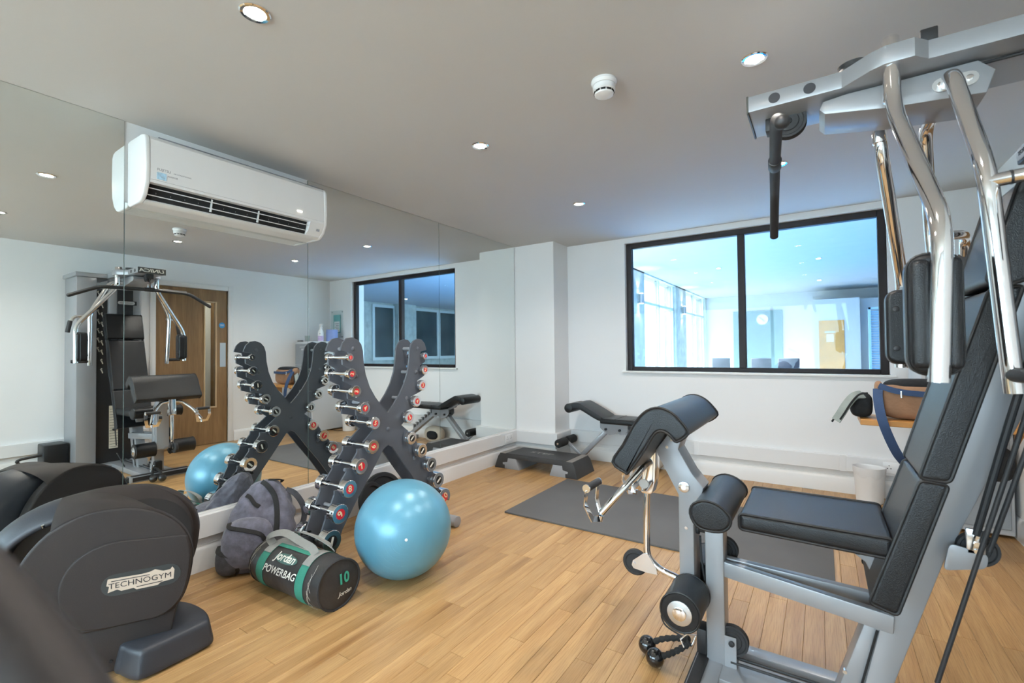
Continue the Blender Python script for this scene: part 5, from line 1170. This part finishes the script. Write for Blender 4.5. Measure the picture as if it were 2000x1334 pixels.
for k in range(15): MB().box((3.5035, 1.787, 0.215+k*0.029), (3.5055, 1.858, 0.219+k*0.029)).obj('scale_line', LETD, wst)
gp(MB().cyl((3.505, 1.82, 0.40), (3.475, 1.82, 0.40), 0.012, 14, 0.003), 'selector_pin', BLACKP)
gp(MB().box((3.500, 1.80, 0.74), (3.515, 1.84, 0.81), bev=0.006), 'cable_tag', CHROMEB)
gp(MB().box((3.415, 1.845, 1.755), (3.44, 1.995, 1.80), bev=0.004), 'name_plate_bracket', BLACKP)
npl = gp(MB().prism(stadium(0, 0, 0.075, 0.017, 6), (3.412, 1.90, 1.777), -Y3, Z3, -X3, 0.003), 'name_plate', STEELP)
text('TECHNOGYM', 0.018, (3.4085, 1.90, 1.777), -Y3, Z3, -X3, 0.0006).obj('lettering', LETD, npl)
gp(MB().box((3.44, 1.83, 1.42), (3.50, 1.97, 1.92), bev=0.004), 'column_cover', BLACKP)
# overhead beam
bo = [(2.722, -0.117), (2.985, -0.117), (3.050, -0.180), (3.085, -0.200), (3.150, -0.200), (3.185, -0.160), (3.60, -0.150)]
outl = [(x, GC+y) for x, y in bo]+[(x, GC-y) for x, y in reversed(bo)]
gp(MB().prism(outl, (0, 0, 2.030), X3, Y3, Z3, 0.054, bev=0.003), 'overhead_beam', SILVER)
for x in (2.80, 2.90):
    for y, d in ((GC-0.117, -1), (GC+0.117, 1)): gp(MB().cyl((x, y, 2.057), (x, y+d*0.002, 2.057), 0.017, 24), 'beam_plug', LETD)
pl = gp(MB().box((2.716, GC-0.119, 2.026), (2.722, GC+0.119, 2.086), bev=0.001, seg=1), 'beam_end_plate', mat('dark_end_plate', (0.06, 0.065, 0.06), 0.3, vary=0.1))
text('UNICA', 0.046, (2.7155, GC+0.0, 2.056), -Y3, Z3, -X3, 0.0008, shear=0.2, sx=1.5, bold=0.02).obj('lettering', LETW, pl)
gp(MB().box((3.10, GC-0.10, 2.084), (3.30, GC+0.10, 2.105), bev=0.004), 'beam_top_box', BLACKP)
for y in (GC-0.17, GC+0.17):
    gp(MB().cyl((3.10, y, 1.93), (3.10, y, 2.115), 0.021, 20, 0.003), 'arm_pivot', CHROME)
    pulley((3.02, y*0.5+GC*0.5, 2.095), 0.045, Z3)
pulley((3.45, GC-0.02, 2.105), 0.05, Y3)
gp(MB().box((3.17, GC-0.14, 2.086), (3.21, GC-0.11, 2.13), bev=0.004), 'latch', BLACKP)
# press-arm carrier under the beam
gp(MB().prism([(2.925, 1.99), (2.935, 2.015), (3.0, 2.022), (3.30, 2.022), (3.335, 1.985), (3.315, 1.925), (3.10, 1.945), (2.94, 1.972)], (0, GC-0.09, 0), X3, Z3, Y3, 0.18, bev=0.005), 'press_carrier', SILVER)
gp(MB().prism(stadium(3.25, 1.975, 0.05, 0.020, 8), (0, GC-0.0905, 0), X3, Z3, -Y3, 0.004), 'carrier_plate', STEELP)
for x in (3.22, 3.28): gp(MB().cyl((x, GC-0.094, 1.975), (x, GC-0.099, 1.975), 0.009, 14, 0.001), 'bolt', CHROME)
gp(MB().tube([(3.15, GC-0.06, 2.02), (3.60, GC-0.05, 2.03)], 0.005, 8), 'beam_cable', RUBBER)
# pulley below the beam nose and lat bar
pulley((2.835, GC, 2.010), 0.055, Y3, w=0.03)
gp(MB().box((2.765, GC-0.03, 1.985), (2.80, GC+0.03, 2.032), bev=0.004), 'nose_block', BLACKP)
gp(MB().tube([(2.785, GC, 2.0), (2.79, GC+0.01, 1.905)], 0.005, 8), 'lat_cable', RUBBER)
gp(MB().tube([(2.79, GC-0.012, 1.925), (2.79, GC+0.02, 1.925), (2.79, GC+0.02, 1.885), (2.79, GC-0.012, 1.885)], 0.004, 8, closed=True), 'lat_hook', CHROME)
lat = gp(MB().tube([(2.847, 1.305, 1.768), (2.822, 1.515, 1.868), (2.790, 1.90, 1.874), (2.764, 2.245, 1.862), (2.744, 2.455, 1.730)], 0.0172, 18, fillet=0.06), 'lat_bar', RUBBER)
MB().sphere((2.847, 1.303, 1.767), 0.0178, 16, 10).obj('bar_end_cap', BLACKP, lat)
MB().tube([(2.7815, 2.01, 1.8755), (2.7655, 2.225, 1.868)], 0.0178, 18).obj('bare_chrome_length', CHROME, lat)
MB().cyl((2.793, 1.86, 1.874), (2.787, 1.94, 1.874), 0.0215, 18, 0.004).obj('bar_sleeve', BLACKP, lat)
# butterfly arms with pads, press arms with grips
for s in (-1, 1):
    def P(x, y, z): return (x, GC+s*y, z)
    gp(MB().tube([P(3.10, 0.172, 2.04), P(3.104, 0.172, 1.905), P(3.152+(0 if s < 0 else 0.034), 0.478 if s < 0 else 0.462, 1.500 if s < 0 else 1.46), P(3.138+(0 if s < 0 else 0.038), 0.478 if s < 0 else 0.462, 1.135)], 0.0205, 20, fillet=0.075), 'butterfly_arm', CHROME)
    # forearm pad with fold-over cover
    y0, y1 = sorted((GC+s*0.408, GC+s*0.458))
    lo, hi = (3.086, 3.188) if s < 0 else (3.126, 3.228)
    ax = 0.0 if s < 0 else 0.034
    b = gp(MB().prism(rect_prof([(lo, 1.148), (lo, 1.436), (hi, 1.436), (hi, 1.148)], 0.045, 6), (0, min(GC+s*0.395, GC+s*0.462), 0), X3, Z3, Y3, 0.067, bev=0.016, seg=4), 'forearm_pad', LEATHER, wn=True)
    fl = MB().box((lo+0.006, min(GC+s*0.452, GC+s*0.482), 1.165), (lo+0.044, max(GC+s*0.452, GC+s*0.482), 1.420), bev=0.014, seg=3).obj('pad_flap', LEATHER, b)
    MB().box((hi-0.034, min(GC+s*0.452, GC+s*0.480), 1.165), (hi-0.003, max(GC+s*0.452, GC+s*0.480), 1.420), bev=0.013, seg=3).obj('pad_flap', LEATHER, b)
    for z in (1.21, 1.36): MB().cyl(P(lo+0.030, 0.3955, z), P(lo+0.030, 0.391, z), 0.011, 18, 0.002).obj('stud', BLACKP, b)
    ym = GC+s*0.452
    MB().tube([(q[0], ym, q[1]) for q in rect_prof([(lo+0.002, 1.150), (lo+0.002, 1.434), (hi-0.002, 1.434), (hi-0.002, 1.150)], 0.045, 6)], 0.004, 6, closed=True).obj('piping', PIPING, b)
    # press arm
    gp(MB().tube([P(3.235, 0.10, 1.975), P(3.225, 0.198, 1.955), P(3.254, 0.345, 1.640), P(3.292, 0.335, 1.105)], 0.0195, 20, fillet=0.07), 'press_arm', CHROME)
    g1 = gp(MB().cyl(P(3.288, 0.330, 1.148), P(3.315, 0.475, 1.148), 0.017, 18, 0.006), 'press_grip', RUBBER)
    gp(MB().tube([P(3.256, 0.346, 1.609), P(3.345, 0.352, 1.614), P(3.362, 0.44, 1.605), P(3.368, 0.475, 1.53)], 0.016, 16, fillet=0.035), 'upper_handle', CHROME)
    gp(MB().cyl(P(3.292, 0.3485, 1.611), P(3.297, 0.3488, 1.6113), 0.0168, 18), 'handle_joint', BLACKP)
    gp(MB().cyl(P(3.366, 0.467, 1.56), P(3.371, 0.487, 1.44), 0.019, 18, 0.004), 'upper_grip', RUBBER)
